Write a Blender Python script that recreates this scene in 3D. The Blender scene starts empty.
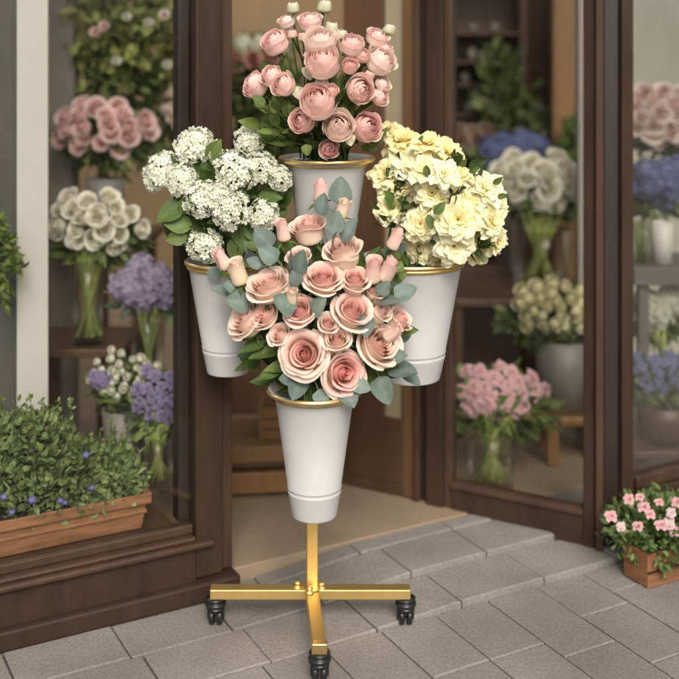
import bpy, math, random
from mathutils import Vector, Matrix, Euler
C = bpy.context.scene
R = math.radians
rng = random.Random(7)

# ------------------------------------------------------------------ camera, world, sun, exposure
H, F, HY = 1.243, 1100.0, 60.0            # eye height, focal length and horizon in photo pixels (679 wide)
cam_d = bpy.data.cameras.new('camera'); cam = bpy.data.objects.new('camera', cam_d)
C.collection.objects.link(cam); C.camera = cam
cam.location = (0, 0, H); cam.rotation_euler = (R(90), 0, 0)
cam_d.sensor_width = 36; cam_d.lens = 36 * F / 679
cam_d.shift_y = -(339.5 - HY) / 679
cam_d.clip_start = 0.05; cam_d.clip_end = 300
cam_d.dof.use_dof = True; cam_d.dof.focus_distance = 2.30; cam_d.dof.aperture_fstop = 1.6

w = bpy.data.worlds.new('World'); C.world = w; w.use_nodes = True
nt = w.node_tree; bg = nt.nodes['Background']
SUN_EL, SUN_AZ = 38, 172                  # azimuth of the sun's place, clockwise from +Y
sky = nt.nodes.new('ShaderNodeTexSky'); sky.sky_type = 'NISHITA'; sky.sun_disc = False
sky.sun_elevation = R(SUN_EL); sky.sun_rotation = R(SUN_AZ)
sky.dust_density = 6; sky.air_density = 1.2; sky.ozone_density = 0.6
hs = nt.nodes.new('ShaderNodeHueSaturation'); hs.inputs['Saturation'].default_value = 0.10
nt.links.new(sky.outputs[0], hs.inputs['Color']); nt.links.new(hs.outputs[0], bg.inputs[0])
bg.inputs[1].default_value = 0.068
sd = bpy.data.lights.new('sun', 'SUN'); sun = bpy.data.objects.new('sun', sd); C.collection.objects.link(sun)
sd.energy = 1.5; sd.angle = R(24); sd.color = (1, .895, .745)
a, e = R(SUN_AZ), R(SUN_EL)
sdir = Vector((math.sin(a) * math.cos(e), math.cos(a) * math.cos(e), math.sin(e)))
sun.rotation_euler = (-sdir).to_track_quat('-Z', 'Y').to_euler(); sun.location = (-2, -4, 6)
C.view_settings.view_transform = 'Standard'; C.view_settings.look = 'None'
C.view_settings.exposure = 0.92; C.view_settings.gamma = 1; C.view_settings.use_curve_mapping = False
C.render.engine = 'CYCLES'
C.cycles.max_bounces = 8; C.cycles.transparent_max_bounces = 12

# ------------------------------------------------------------------ places
def at(x, y, D):                           # the world point seen at photo pixel x, y at distance D
    return Vector(((x - 339.5) / F * D, D, H - (y - HY) / F * D))
def px(n, D): return n * D / F             # n photo pixels as metres at distance D
class Frame:
    def __init__(s, o, ang, flip=1):
        s.o = Vector((o[0], o[1], 0)); s.u = Vector((math.cos(R(ang)), math.sin(R(ang)), 0))
        s.n = Vector((-s.u.y, s.u.x, 0)) * flip
    def p(s, a, d, z): v = s.o + s.u * a + s.n * d; return Vector((v.x, v.y, z))
    def inv(s, v): q = Vector((v[0], v[1], 0)) - s.o; return q.dot(s.u), q.dot(s.n)
FA = Frame((-.245, 2.58), 28.4)            # shop front: a along it to the right, d into the shop
SP = Frame((.644, 2.774), 180 - 29.3, -1)  # splayed side of the entrance, running back to the left
FB = Frame((.738, 2.772), 30)              # right-hand shop front

# ------------------------------------------------------------------ mesh builder
class MB:
    def __init__(s): s.v = []; s.f = []; s.c = []; s.m = []
    def add(s, vs, fs, col=(1, 1, 1), mi=0):
        o = len(s.v); s.v += [tuple(v) for v in vs]
        s.c += [col] * len(vs) if not isinstance(col, list) else col
        s.f += [tuple(i + o for i in f) for f in fs]; s.m += [mi] * len(fs)
    def hexa(s, p, mi=0, col=(1, 1, 1)):    # 8 corners: bottom 0-3 counter-clockwise, top 4-7
        s.add(p, [(3, 2, 1, 0), (4, 5, 6, 7), (0, 1, 5, 4), (1, 2, 6, 5), (2, 3, 7, 6), (3, 0, 4, 7)], col, mi)
    def fbox(s, fr, a0, a1, d0, d1, z0, z1, mi=0):
        s.hexa([fr.p(a0, d0, z0), fr.p(a1, d0, z0), fr.p(a1, d1, z0), fr.p(a0, d1, z0),
                fr.p(a0, d0, z1), fr.p(a1, d0, z1), fr.p(a1, d1, z1), fr.p(a0, d1, z1)], mi)
    def lathe(s, prof, c=(0, 0, 0), n=48, mi=0, axis=None, col=(1, 1, 1)):
        c = Vector(c); q = axis.to_track_quat('Z', 'Y') if axis is not None else None
        vs = []; fs = []
        for r, z in prof:
            for k in range(n):
                t = 2 * math.pi * k / n; v = Vector((r * math.cos(t), r * math.sin(t), z))
                if q is not None: v = q @ v
                vs.append(c + v)
        for i in range(len(prof) - 1):
            for k in range(n):
                k2 = (k + 1) % n; fs.append((i * n + k, i * n + k2, (i + 1) * n + k2, (i + 1) * n + k))
        s.add(vs, fs, col, mi)
    def tube(s, pts, r, n=7, mi=0, col=(1, 1, 1), r2=None):
        r2 = r if r2 is None else r2; vs = []; fs = []; N = len(pts)
        for i, p in enumerate(pts):
            t = (pts[min(i + 1, N - 1)] - pts[max(i - 1, 0)]).normalized()
            x = t.cross(Vector((.31, .2, .93))); x = x.normalized() if x.length > 1e-4 else t.orthogonal().normalized()
            y = t.cross(x); rr = r + (r2 - r) * i / max(1, N - 1)
            for k in range(n):
                g = 2 * math.pi * k / n; vs.append(p + (x * math.cos(g) + y * math.sin(g)) * rr)
        for i in range(N - 1):
            for k in range(n):
                k2 = (k + 1) % n; fs.append((i * n + k, i * n + k2, (i + 1) * n + k2, (i + 1) * n + k))
        fs.append(tuple(range(n))[::-1]); fs.append(tuple((N - 1) * n + k for k in range(n)))
        s.add(vs, fs, col, mi)
    def grid(s, rows, cols=None, mi=0, col=(1, 1, 1)):
        n = len(rows[0]); vs = [v for r_ in rows for v in r_]
        fs = [(i * n + j, i * n + j + 1, (i + 1) * n + j + 1, (i + 1) * n + j) for i in range(len(rows) - 1) for j in range(n - 1)]
        s.add(vs, fs, cols if cols else col, mi)
    def mesh(s, name, mats, smooth=False):
        me = bpy.data.meshes.new(name); me.from_pydata(s.v, [], s.f); me.update()
        at_ = me.color_attributes.new('Col', 'FLOAT_COLOR', 'POINT')
        at_.data.foreach_set('color', [x for c in s.c for x in (*c[:3], 1)])
        mats = mats if isinstance(mats, (list, tuple)) else [mats]
        for m in mats: me.materials.append(m)
        me.polygons.foreach_set('material_index', s.m)
        if smooth: me.polygons.foreach_set('use_smooth', [True] * len(me.polygons))
        return me
    def build(s, name, mats, parent=None, smooth=False, bevel=0):
        return link(name, s.mesh(name, mats, smooth), parent, bevel)
def link(name, me, parent=None, bevel=0):
    o = bpy.data.objects.new(name, me); C.collection.objects.link(o)
    if parent is not None:
        o.parent = parent; o.matrix_parent_inverse = parent.matrix_basis.inverted()
    if bevel:
        b = o.modifiers.new('bevel', 'BEVEL'); b.width = bevel; b.segments = 2; b.limit_method = 'ANGLE'; b.angle_limit = R(40)
    return o
def tag(o, label, cat, group=None, kind=None):
    if label: o['label'] = label
    if cat: o['category'] = cat
    if group: o['group'] = group
    if kind: o['kind'] = kind
    return o
def thing(name, label, cat, loc=(0, 0, 0), group=None):
    o = bpy.data.objects.new(name, None); o.empty_display_size = .05; C.collection.objects.link(o)
    o.location = loc
    return tag(o, label, cat, group)
def struct(o): o['kind'] = 'structure'; return o

# ------------------------------------------------------------------ materials
def mat(name, col=(.5, .5, .5), rough=.5, metal=0, spec=.5, var=0, vscale=8, bump=0, bscale=60, attr=False, transl=0, island=0, stretch=None, coat=0, hue2=None):
    m = bpy.data.materials.new(name); m.use_nodes = True; t = m.node_tree; N = t.nodes; L = t.links
    b = N['Principled BSDF']; b.inputs['Roughness'].default_value = rough; b.inputs['Metallic'].default_value = metal
    b.inputs['Specular IOR Level'].default_value = spec; b.inputs['Coat Weight'].default_value = coat
    if attr:
        at_ = N.new('ShaderNodeAttribute'); at_.attribute_name = 'Col'; src = at_.outputs['Color']
    else:
        rg = N.new('ShaderNodeRGB'); rg.outputs[0].default_value = (*col, 1); src = rg.outputs[0]
    tc = N.new('ShaderNodeTexCoord'); mp = N.new('ShaderNodeMapping'); L.new(tc.outputs['Object'], mp.inputs[0])
    if stretch: mp.inputs['Scale'].default_value = stretch
    if var:
        no = N.new('ShaderNodeTexNoise'); no.inputs['Scale'].default_value = vscale; no.inputs['Detail'].default_value = 6
        no.inputs['Roughness'].default_value = .65
        L.new(mp.outputs[0], no.inputs['Vector'])
        mx = N.new('ShaderNodeMix'); mx.data_type = 'RGBA'; mx.blend_type = 'MULTIPLY'; mx.inputs[0].default_value = 1
        cr = N.new('ShaderNodeValToRGB'); cr.color_ramp.elements[0].position = .3; cr.color_ramp.elements[1].position = .72
        h2 = hue2 or (1, 1, 1)
        cr.color_ramp.elements[0].color = (*[(1 - var) * k for k in h2], 1); cr.color_ramp.elements[1].color = (1 + var * .5, 1 + var * .5, 1 + var * .5, 1)
        L.new(no.outputs['Fac'], cr.inputs[0]); L.new(src, mx.inputs[6]); L.new(cr.outputs[0], mx.inputs[7]); src = mx.outputs[2]
    if island:
        ge = N.new('ShaderNodeNewGeometry'); mr = N.new('ShaderNodeMapRange')
        mr.inputs[3].default_value = 1 - island; mr.inputs[4].default_value = 1 + island
        L.new(ge.outputs['Random Per Island'], mr.inputs[0])
        mx = N.new('ShaderNodeMix'); mx.data_type = 'RGBA'; mx.blend_type = 'MULTIPLY'; mx.inputs[0].default_value = 1
        L.new(src, mx.inputs[6]); L.new(mr.outputs[0], mx.inputs[7]); src = mx.outputs[2]
    L.new(src, b.inputs['Base Color'])
    if bump:
        nb = N.new('ShaderNodeTexNoise'); nb.inputs['Scale'].default_value = bscale; nb.inputs['Detail'].default_value = 4
        L.new(mp.outputs[0], nb.inputs['Vector'])
        bu = N.new('ShaderNodeBump'); bu.inputs['Strength'].default_value = bump; bu.inputs['Distance'].default_value = .004
        L.new(nb.outputs['Fac'], bu.inputs['Height']); L.new(bu.outputs[0], b.inputs['Normal'])
    if transl:
        tr = N.new('ShaderNodeBsdfTranslucent'); ms = N.new('ShaderNodeMixShader'); ms.inputs[0].default_value = transl
        L.new(src, tr.inputs[0]); L.new(b.outputs[0], ms.inputs[1]); L.new(tr.outputs[0], ms.inputs[2])
        L.new(ms.outputs[0], N['Material Output'].inputs[0])
    return m
def glass_mat(name, tint=(.96, .98, .97), refl=1.0, rough=0.0):
    m = bpy.data.materials.new(name); m.use_nodes = True; t = m.node_tree; N = t.nodes; L = t.links
    N.remove(N['Principled BSDF'])
    tr = N.new('ShaderNodeBsdfTransparent'); tr.inputs[0].default_value = (*tint, 1)
    gl = N.new('ShaderNodeBsdfGlossy'); gl.inputs['Roughness'].default_value = rough
    fr = N.new('ShaderNodeFresnel'); fr.inputs[0].default_value = 1.5
    mu = N.new('ShaderNodeMath'); mu.operation = 'MULTIPLY'; mu.inputs[1].default_value = refl
    ms = N.new('ShaderNodeMixShader'); L.new(fr.outputs[0], mu.inputs[0]); L.new(mu.outputs[0], ms.inputs[0])
    L.new(tr.outputs[0], ms.inputs[1]); L.new(gl.outputs[0], ms.inputs[2]); L.new(ms.outputs[0], N['Material Output'].inputs[0])
    return m

M = dict(
    brown=mat('brown_paint', (.042, .0240, .0150), .48, spec=.22, var=.42, vscale=14, bump=.12, bscale=40, stretch=(1, 1, .25)),
    brown2=mat('brown_bead', (.062, .0345, .0225), .45, spec=.25, var=.38, vscale=14, stretch=(1, 1, .25)),
    dark=mat('dark_bead', (.020, .012, .009), .45, var=.2),
    wood=mat('warm_wood', (.20, .10, .036), .5, var=.45, vscale=9, stretch=(1, 1, .12), bump=.1),
    woodh=mat('shelf_wood', (.30, .15, .06), .5, var=.45, vscale=9, stretch=(.15, 1, 1.6), bump=.1),
    doorwood=mat('door_wood', (.13, .068, .028), .45, var=.4, vscale=10, stretch=(1, 1, .1)),
    darkwood=mat('dark_wood', (.085, .042, .02), .45, var=.4, vscale=10, stretch=(1, 1, .1)),
    terracotta=mat('terracotta', (.27, .125, .055), .62, var=.45, vscale=16, stretch=(.6, .6, 4), bump=.15, bscale=120, hue2=(.95, .9, .9)),
    boxwood=mat('planter_wood', (.24, .105, .045), .6, var=.5, vscale=18, stretch=(.4, .4, 3), bump=.3, bscale=60),
    enamel=mat('white_enamel', (.485, .483, .478), .42, var=.10, vscale=9, coat=.15),
    gold=mat('gold_metal', (.74, .53, .21), .50, 1, var=.10, vscale=14, bump=.03, bscale=90),
    goldrim=mat('gold_rim', (.82, .60, .28), .28, 1),
    black=mat('black_rubber', (.012, .012, .013), .33),
    white=mat('white_post', (.47, .455, .42), .5, var=.05),
    greyshelf=mat('grey_shelf', (.12, .115, .105), .6, var=.15),
    grey=mat('grey_paint', (.07, .069, .062), .6, var=.15),
    greypost=mat('grey_post', (.27, .25, .22), .6, var=.12),
    zinc=mat('zinc', (.20, .185, .165), .6, .25, var=.25),
    stone=mat('stone_pillar', (.2, .18, .145), .8, var=.2, bump=.2),
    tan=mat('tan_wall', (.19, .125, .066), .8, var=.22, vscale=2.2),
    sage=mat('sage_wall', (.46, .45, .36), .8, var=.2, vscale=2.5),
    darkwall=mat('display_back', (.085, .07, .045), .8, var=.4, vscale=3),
    frosted=mat('frosted_pane', (.26, .215, .135), .55, var=.1),
    floor=mat('shop_floor', (.27, .195, .13), .75, var=.18, vscale=7, bump=.15, bscale=200),
    soil=mat('soil', (.03, .02, .013), .95, bump=.6, bscale=80),
    paver=mat('paver_stone', (.242, .224, .203), .85, var=.34, vscale=150, bump=.35, bscale=260, island=.06),
    joint=mat('joint_sand', (.085, .07, .055), .95, var=.3, vscale=90, bump=.4, bscale=160),
    petal=mat('petal', rough=.6, spec=.25, attr=True, transl=.36, var=.12, vscale=70),
    leaf=mat('leaf', rough=.52, spec=.3, attr=True, transl=.2, var=.3, vscale=45),
    pot=mat('pale_pot', (.62, .60, .56), .5, var=.06),
    blind=mat('pale_jar', (.20, .175, .135), .6, var=.15),
    glass=glass_mat('window_glass', (.99, .99, .98), .38), vase=glass_mat('vase_glass', (.99, .995, .98), .4, .02),
)
# paver speckle: a second finer grain
def speckle(m):
    t = m.node_tree; N = t.nodes; L = t.links; b = N['Principled BSDF']; src = b.inputs['Base Color'].links[0].from_socket
    tc = N.new('ShaderNodeTexCoord'); n2 = N.new('ShaderNodeTexNoise'); n2.inputs['Scale'].default_value = 3.2; n2.inputs['Detail'].default_value = 7
    L.new(tc.outputs['Object'], n2.inputs['Vector']); cr = N.new('ShaderNodeValToRGB')
    cr.color_ramp.elements[0].position = .34; cr.color_ramp.elements[0].color = (.76, .74, .71, 1)
    cr.color_ramp.elements[1].position = .62; cr.color_ramp.elements[1].color = (1.06, 1.05, 1.04, 1)
    mx = N.new('ShaderNodeMix'); mx.data_type = 'RGBA'; mx.blend_type = 'MULTIPLY'; mx.inputs[0].default_value = 1
    L.new(n2.outputs['Fac'], cr.inputs[0]); L.new(src, mx.inputs[6]); L.new(cr.outputs[0], mx.inputs[7]); L.new(mx.outputs[2], b.inputs['Base Color'])
speckle(M['paver'])

# ------------------------------------------------------------------ ground, pavement, shop floor
g = MB(); g.add([(-40, -40, -.014), (40, -40, -.014), (40, 40, -.014), (-40, 40, -.014)], [(0, 1, 2, 3)])
struct(g.build('ground', M['joint']))
D1, D2, D0 = -.167, -.32, .04              # step edges and shop threshold, as distances from the shop front
def hgt(a, d):
    k = min(1, max(0, (a - .02) / .38)); k = k * k * (3 - 2 * k)
    return (.028 if d > D1 else .014 if d > D2 else 0) * k
pv = MB(); pr = random.Random(3)
def slab(a0, a1, d0, d1):
    gp = .0020; c = .0030; am, dm = (a0 + a1) / 2, (d0 + d1) / 2
    dz = pr.uniform(-.0016, .0016); t1, t2 = pr.uniform(-.004, .004), pr.uniform(-.004, .004)
    q = [(a0 + gp, d0 + gp), (a1 - gp, d0 + gp), (a1 - gp, d1 - gp), (a0 + gp, d1 - gp)]
    q2 = [(a0 + gp + c, d0 + gp + c), (a1 - gp - c, d0 + gp + c), (a1 - gp - c, d1 - gp - c), (a0 + gp + c, d1 - gp - c)]
    hz = lambda a, d: hgt(a, dm) + dz + t1 * (a - am) + t2 * (d - dm)
    vs = [FA.p(x, y, -.02) for x, y in q] + [FA.p(x, y, hz(x, y) - c * .8) for x, y in q] + [FA.p(x, y, hz(x, y)) for x, y in q2]
    fs = [(8, 9, 10, 11)]
    for k in range(4):
        k2 = (k + 1) % 4; fs += [(k, k2, 4 + k2, 4 + k), (4 + k, 4 + k2, 8 + k2, 8 + k)]
    pv.add(vs, fs)
rows = [(D0 - .0, D0 - .0)]
def course(d0, d1, off, L=.235):
    a = -3.2 + off
    while a < 2.4:
        l = L * pr.uniform(.92, 1.08); slab(a, a + l, d0, d1); a += l
course(-.02, D0 - .002, .1, .26); course(D1, -.02, .19, .226); course(D2, D1, .06, .24)
a = -3.2
while a < 2.4:                              # nearer the street the courses run away from the shop
    wd = .142; d = D2 - pr.uniform(0, .28); slab(a, a + wd, d, D2)
    while d > -3.0:
        l = .24 * pr.uniform(.85, 1.15); slab(a, a + wd, d - l, d); d -= l
    a += wd
struct(pv.build('pavement', M['paver']))
fl = MB(); fl.fbox(FA, -3, 3.2, D0, 4.2, -.012, .031)
struct(fl.build('shop_floor', M['floor'], bevel=.004))

# ------------------------------------------------------------------ shop fronts
TOP = 2.25
t = thing('shop_window', 'brown framed shop window behind the long terracotta planter, left of the entrance', 'shop window', FA.p(-.6, 0, 0))
b = MB(); b.fbox(FA, -.098, -.032, -.004, .085, .049, TOP); b.build('post', M['brown'], t, bevel=.004)
b = MB(); b.fbox(FA, -.03, -.001, .012, .083, .049, TOP); b.build('post', M['brown2'], t, bevel=.004)
b = MB(); b.fbox(FA, -.127, -.1, .035, .075, .171, TOP); b.build('glazing_bead', M['dark'], t, bevel=.003)
b = MB(); b.fbox(FA, -2.4, .004, -.028, .09, .0, .046); b.build('plinth', M['brown'], t, bevel=.007)
b = MB(); b.fbox(FA, -2.4, -.1, -.006, .05, .046, .124); b.build('panel', M['brown'], t)
b = MB(); b.fbox(FA, -2.4, -.06, -.024, .05, .124, .138); b.fbox(FA, -2.4, -.1, -.012, .05, .138, .149)
b.build('sill', M['brown2'], t, bevel=.005)
b = MB(); b.fbox(FA, -2.4, -.1, .008, .04, .149, .171); b.build('glazing_bead', M['brown2'], t, bevel=.004)
b = MB(); b.fbox(FA, -2.4, -.1005, .012, .016, .1715, TOP - .002); b.build('glass_pane', M['glass'], t)
b = MB(); b.fbox(FA, -2.4, .0, -.01, .12, TOP, TOP + .3); b.build('header', M['brown'], t, bevel=.004)

t = thing('door_panel', 'dark brown glazed panel slanting back into the shop entrance on the right', 'door', SP.p(.2, 0, .03))
z0 = .0
b = MB(); b.fbox(SP, .03, .395, .0, .045, .0, .088); b.build('bottom_rail', M['brown'], t, bevel=.004)
b = MB(); b.fbox(SP, .03, .395, -.008, .04, .088, .103); b.build('glazing_bead', M['brown2'], t, bevel=.004)
b = MB(); b.fbox(SP, .0, .03, -.004, .05, 0, TOP); b.build('stile', M['brown'], t, bevel=.004)
b = MB(); b.fbox(SP, .418, .468, -.004, .05, 0, TOP); b.build('stile', M['brown'], t, bevel=.004)
b = MB(); b.fbox(SP, .396, .417, .004, .044, .0, TOP); b.build('glazing_bead', M['brown2'], t, bevel=.003)
b = MB(); b.fbox(SP, .03, .395, .02, .025, .103, TOP - .01); b.build('glass_pane', M['glass'], t)
b = MB(); b.fbox(SP, 0, .468, -.01, .07, TOP, TOP + .3); b.build('header', M['brown'], t, bevel=.004)

t = thing('door_jamb', 'grooved dark wood jamb between the glazed panel and the inner door', 'door jamb', SP.p(.49, 0, .03))
b = MB(); b.fbox(SP, .4695, .488, .012, .05, .034, TOP); b.build('moulding', M['dark'], t, bevel=.003)
b = MB(); b.fbox(SP, .488, .505, -.005, .05, .034, TOP); b.build('moulding', M['brown2'], t, bevel=.003)
t = thing('inner_door', 'brown wooden inner door with a narrow pale frosted pane', 'door', SP.p(.6, 0, .034))
b = MB(); b.fbox(SP, .508, .542, .006, .045, .036, TOP); b.build('stile', M['doorwood'], t, bevel=.003)
b = MB(); b.fbox(SP, .602, .73, .006, .045, .036, TOP); b.build('stile', M['darkwood'], t, bevel=.003)
b = MB(); b.fbox(SP, .542, .602, .006, .045, .036, .245); b.build('bottom_rail', M['darkwood'], t, bevel=.003)
b = MB(); b.fbox(SP, .542, .602, .02, .028, .245, TOP); b.build('frosted_pane', M['frosted'], t)
b = MB(); b.fbox(SP, .55, .71, .0015, .0055, .07, .21); b.build('door_panel_inset', M['darkwood'], t, bevel=.002)

t = thing('corner_post', 'dark brown moulded corner post between the slanted panel and the right window', 'post', at(615, 548, 2.78))
p0 = at(596, 0, 2.765); p1 = at(635, 0, 2.775)
def vpost(m, x0, x1, D0_, D1_, dep, z0, z1, bev=.004):   # an upright board between two sight lines, with real depth behind
    b = MB(); q0 = at(x0, 0, D0_); q1 = at(x1, 0, D1_); u = (q1 - q0); u.z = 0; n = Vector((-u.y, u.x, 0)).normalized() * dep
    P = [q0, q1, q1 + n, q0 + n]
    b.hexa([Vector((v.x, v.y, z0)) for v in P] + [Vector((v.x, v.y, z1)) for v in P])
    return b
vpost(0, 595.3, 603.5, 2.755, 2.75, .05, 0, TOP).build('moulding', M['brown2'], t, bevel=.004)
vpost(0, 603.8, 622, 2.775, 2.775, .07, 0, TOP).build('shaft', M['dark'], t, bevel=.003)
vpost(0, 622.3, 634, 2.755, 2.765, .05, 0, TOP).build('moulding', M['brown'], t, bevel=.004)

t = thing('shop_window', 'brown framed shop window at the right edge above the small wooden planter', 'shop window', FB.p(.3, 0, 0))
zb = at(634, 477, 2.78).z
b = MB(); b.fbox(FB, .012, 1.4, .0, .06, .0, zb - .055); b.build('panel', M['brown'], t)
b = MB(); b.fbox(FB, .012, 1.4, -.02, .06, zb - .055, zb - .03); b.build('sill', M['brown'], t, bevel=.005)
b = MB(); b.fbox(FB, .012, 1.4, -.004, .03, zb - .03, zb); b.build('glazing_bead', M['brown2'], t, bevel=.004)
b = MB(); b.fbox(FB, .012, 1.4, .012, .017, zb, TOP - .01); b.build('glass_pane', M['glass'], t)
b = MB(); b.fbox(FB, .0, 1.4, -.01, .08, TOP, TOP + .3); b.build('header', M['brown'], t, bevel=.004)

# ------------------------------------------------------------------ inside the shop: walls and furniture
def wall(label, fr, a0, a1, d0, d1, z0, z1, m, name='wall'):
    b = MB(); b.fbox(fr, a0, a1, d0, d1, z0, z1); return tag(b.build(name, M[m]), label, 'wall')
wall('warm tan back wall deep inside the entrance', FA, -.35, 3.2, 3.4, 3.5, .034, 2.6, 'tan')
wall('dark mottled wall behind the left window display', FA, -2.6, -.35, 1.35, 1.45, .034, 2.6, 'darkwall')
tag(vpost(0, 400, 604, 4.75, 4.75, .06, .034, 2.4).build('partition', M['darkwood']), 'dark wood partition far behind the slanted panel', 'partition')
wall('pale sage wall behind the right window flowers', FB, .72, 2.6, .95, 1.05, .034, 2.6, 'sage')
b = MB(); b.fbox(FA, -2.4, -.13, .056, .5, .034, .160); tag(b.build('display_floor', M['darkwood'], bevel=.004), 'dark wooden display floor under the terracotta planter', 'display floor')
# post and panel at far left behind the glass
vpost(0, 16.5, 48.5, 2.66, 2.68, .05, .162, 2.5).build('white_post', M['white'], bevel=.004)
tag(bpy.data.objects['white_post'], 'plain white upright post behind the left window planter', 'post')
vpost(0, -90, 17.5, 2.70, 2.73, .03, .162, 2.5).build('grey_partition', M['grey'], bevel=.003)
tag(bpy.data.objects['grey_partition'], 'dark grey partition at the left edge beside the white post', 'panel')

def board_shelf(label, x0, x1, y, D, depth, m='woodh', name='shelf', thick=.022, floor_z=.034):
    q0, q1 = at(x0, y, D), at(x1, y, D); L = (q1 - q0).length
    t = thing(name, label, 'shelf', ((q0.x + q1.x) / 2, D + depth / 2, floor_z))
    b = MB(); z = q0.z
    b.hexa([(q0.x, D, z - thick), (q1.x, D, z - thick), (q1.x, D + depth, z - thick), (q0.x, D + depth, z - thick),
            (q0.x, D, z), (q1.x, D, z), (q1.x, D + depth, z), (q0.x, D + depth, z)])
    b.build('board', M[m], t, bevel=.003)
    for xx in (q0.x + .02, q1.x - .05):
        for dd in (.02, depth - .05):
            b = MB(); b.hexa([(xx, D + dd, floor_z), (xx + .03, D + dd, floor_z), (xx + .03, D + dd + .03, floor_z), (xx, D + dd + .03, floor_z),
                              (xx, D + dd, z - thick), (xx + .03, D + dd, z - thick), (xx + .03, D + dd + .03, z - thick), (xx, D + dd + .03, z - thick)])
            b.build('leg', M[m], t)
    return z
zs_l1 = board_shelf('low wooden shelf carrying the vase of cream roses', 20, 122, 350, 2.93, .26, 'darkwood', floor_z=.16)
zs_l2 = board_shelf('upper dark shelf carrying the pot of pink roses', 20, 150, 238, 3.26, .26, 'darkwood')
zs_l3 = board_shelf('shelf carrying the lilac hydrangea vase', 124, 176, 392, 2.90, .20, 'darkwood', floor_z=.16)
zs_r1 = board_shelf('dark brown shelf carrying the white peonies behind the slanted panel', 448, 612, 300, 3.50, .34, 'darkwood')
zs_r2 = board_shelf('dark shelf carrying the white pot at the right edge', 634, 740, 268, 3.12, .26, 'greyshelf', thick=.05)
zs_w2 = board_shelf('low brown shelf carrying the blue aster pot', 634, 740, 452, 3.0, .3, 'darkwood')

# wooden stool with the zinc bucket
D = 3.36; q = at(570, 407, D)
t = thing('stool', 'small honey coloured wooden stool under the grey zinc bucket', 'stool', (q.x, D, .034))
b = MB(); b.hexa([(q.x - .1, D - .1, q.z - .028), (q.x + .1, D - .1, q.z - .028), (q.x + .1, D + .1, q.z - .028), (q.x - .1, D + .1, q.z - .028),
                  (q.x - .1, D - .1, q.z), (q.x + .1, D - .1, q.z), (q.x + .1, D + .1, q.z), (q.x - .1, D + .1, q.z)]); b.build('seat', M['wood'], t, bevel=.006)
for sx in (-.085, .05):
    for sy in (-.085, .05):
        b = MB(); x, y = q.x + sx, D + sy
        b.hexa([(x, y, .034), (x + .035, y, .034), (x + .035, y + .035, .034), (x, y + .035, .034),
                (x, y, q.z - .028), (x + .035, y, q.z - .028), (x + .035, y + .035, q.z - .028), (x, y + .035, q.z - .028)]); b.build('leg', M['wood'], t, bevel=.003)
zs_stool = q.z
# bench / crates inside the entrance
t = thing('wooden_bench', 'low orange wood bench with slatted front inside the entrance', 'bench', at(268, 500, 3.1))
q = at(205, 498, 3.02); 
for k, (y0, y1, m) in enumerate([(497, 476, 'wood'), (474, 468, 'darkwood'), (466, 450, 'wood')]):
    za, zb2 = at(0, y0, 3.02).z, at(0, y1, 3.02).z
    b = MB(); x0, x1 = at(190, 0, 3.02).x, at(313, 0, 3.02).x
    dd = 0 if k != 1 else .02
    b.hexa([(x0, 3.02 + dd, za), (x1, 3.06 + dd, za), (x1, 3.3, za), (x0, 3.3, za), (x0, 3.02 + dd, zb2), (x1, 3.06 + dd, zb2), (x1, 3.3, zb2), (x0, 3.3, zb2)])
    b.build(['board', 'frame', 'board'][k], M[m], t, bevel=.004)
ztop = at(0, 450, 3.02).z
t = thing('crate', 'small pale wood crate standing on the orange bench', 'crate', (at(285, 450, 3.1).x, 3.12, ztop))
x0, x1 = at(263, 0, 3.1).x, at(306, 0, 3.1).x
for k in range(3):
    b = MB(); za = ztop + .002 + k * .03
    b.hexa([(x0, 3.1, za), (x1, 3.1, za), (x1, 3.112, za), (x0, 3.112, za), (x0, 3.1, za + .024), (x1, 3.1, za + .024), (x1, 3.112, za + .024), (x0, 3.112, za + .024)]); b.build('slat', M['wood'], t)
for x in (x0 - .012, x1 + .001):
    b = MB(); b.hexa([(x, 3.1, ztop), (x + .011, 3.1, ztop), (x + .011, 3.24, ztop), (x, 3.24, ztop), (x, 3.1, ztop + .09), (x + .011, 3.1, ztop + .09), (x + .011, 3.24, ztop + .09), (x, 3.24, ztop + .09)]); b.build('end_board', M['wood'], t)
b = MB(); x0, x1 = at(225, 0, 3.75).x, at(300, 0, 3.75).x
b.hexa([(x0, 3.75, .034), (x1, 3.75, .034), (x1, 4.0, .034), (x0, 4.0, .034), (x0, 3.75, .66), (x1, 3.75, .66), (x1, 4.0, .66), (x0, 4.0, .66)])
tag(b.build('cabinet', M['darkwood'], bevel=.005), 'dark wood cabinet deep inside the entrance under red and white flowers', 'cabinet')
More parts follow.
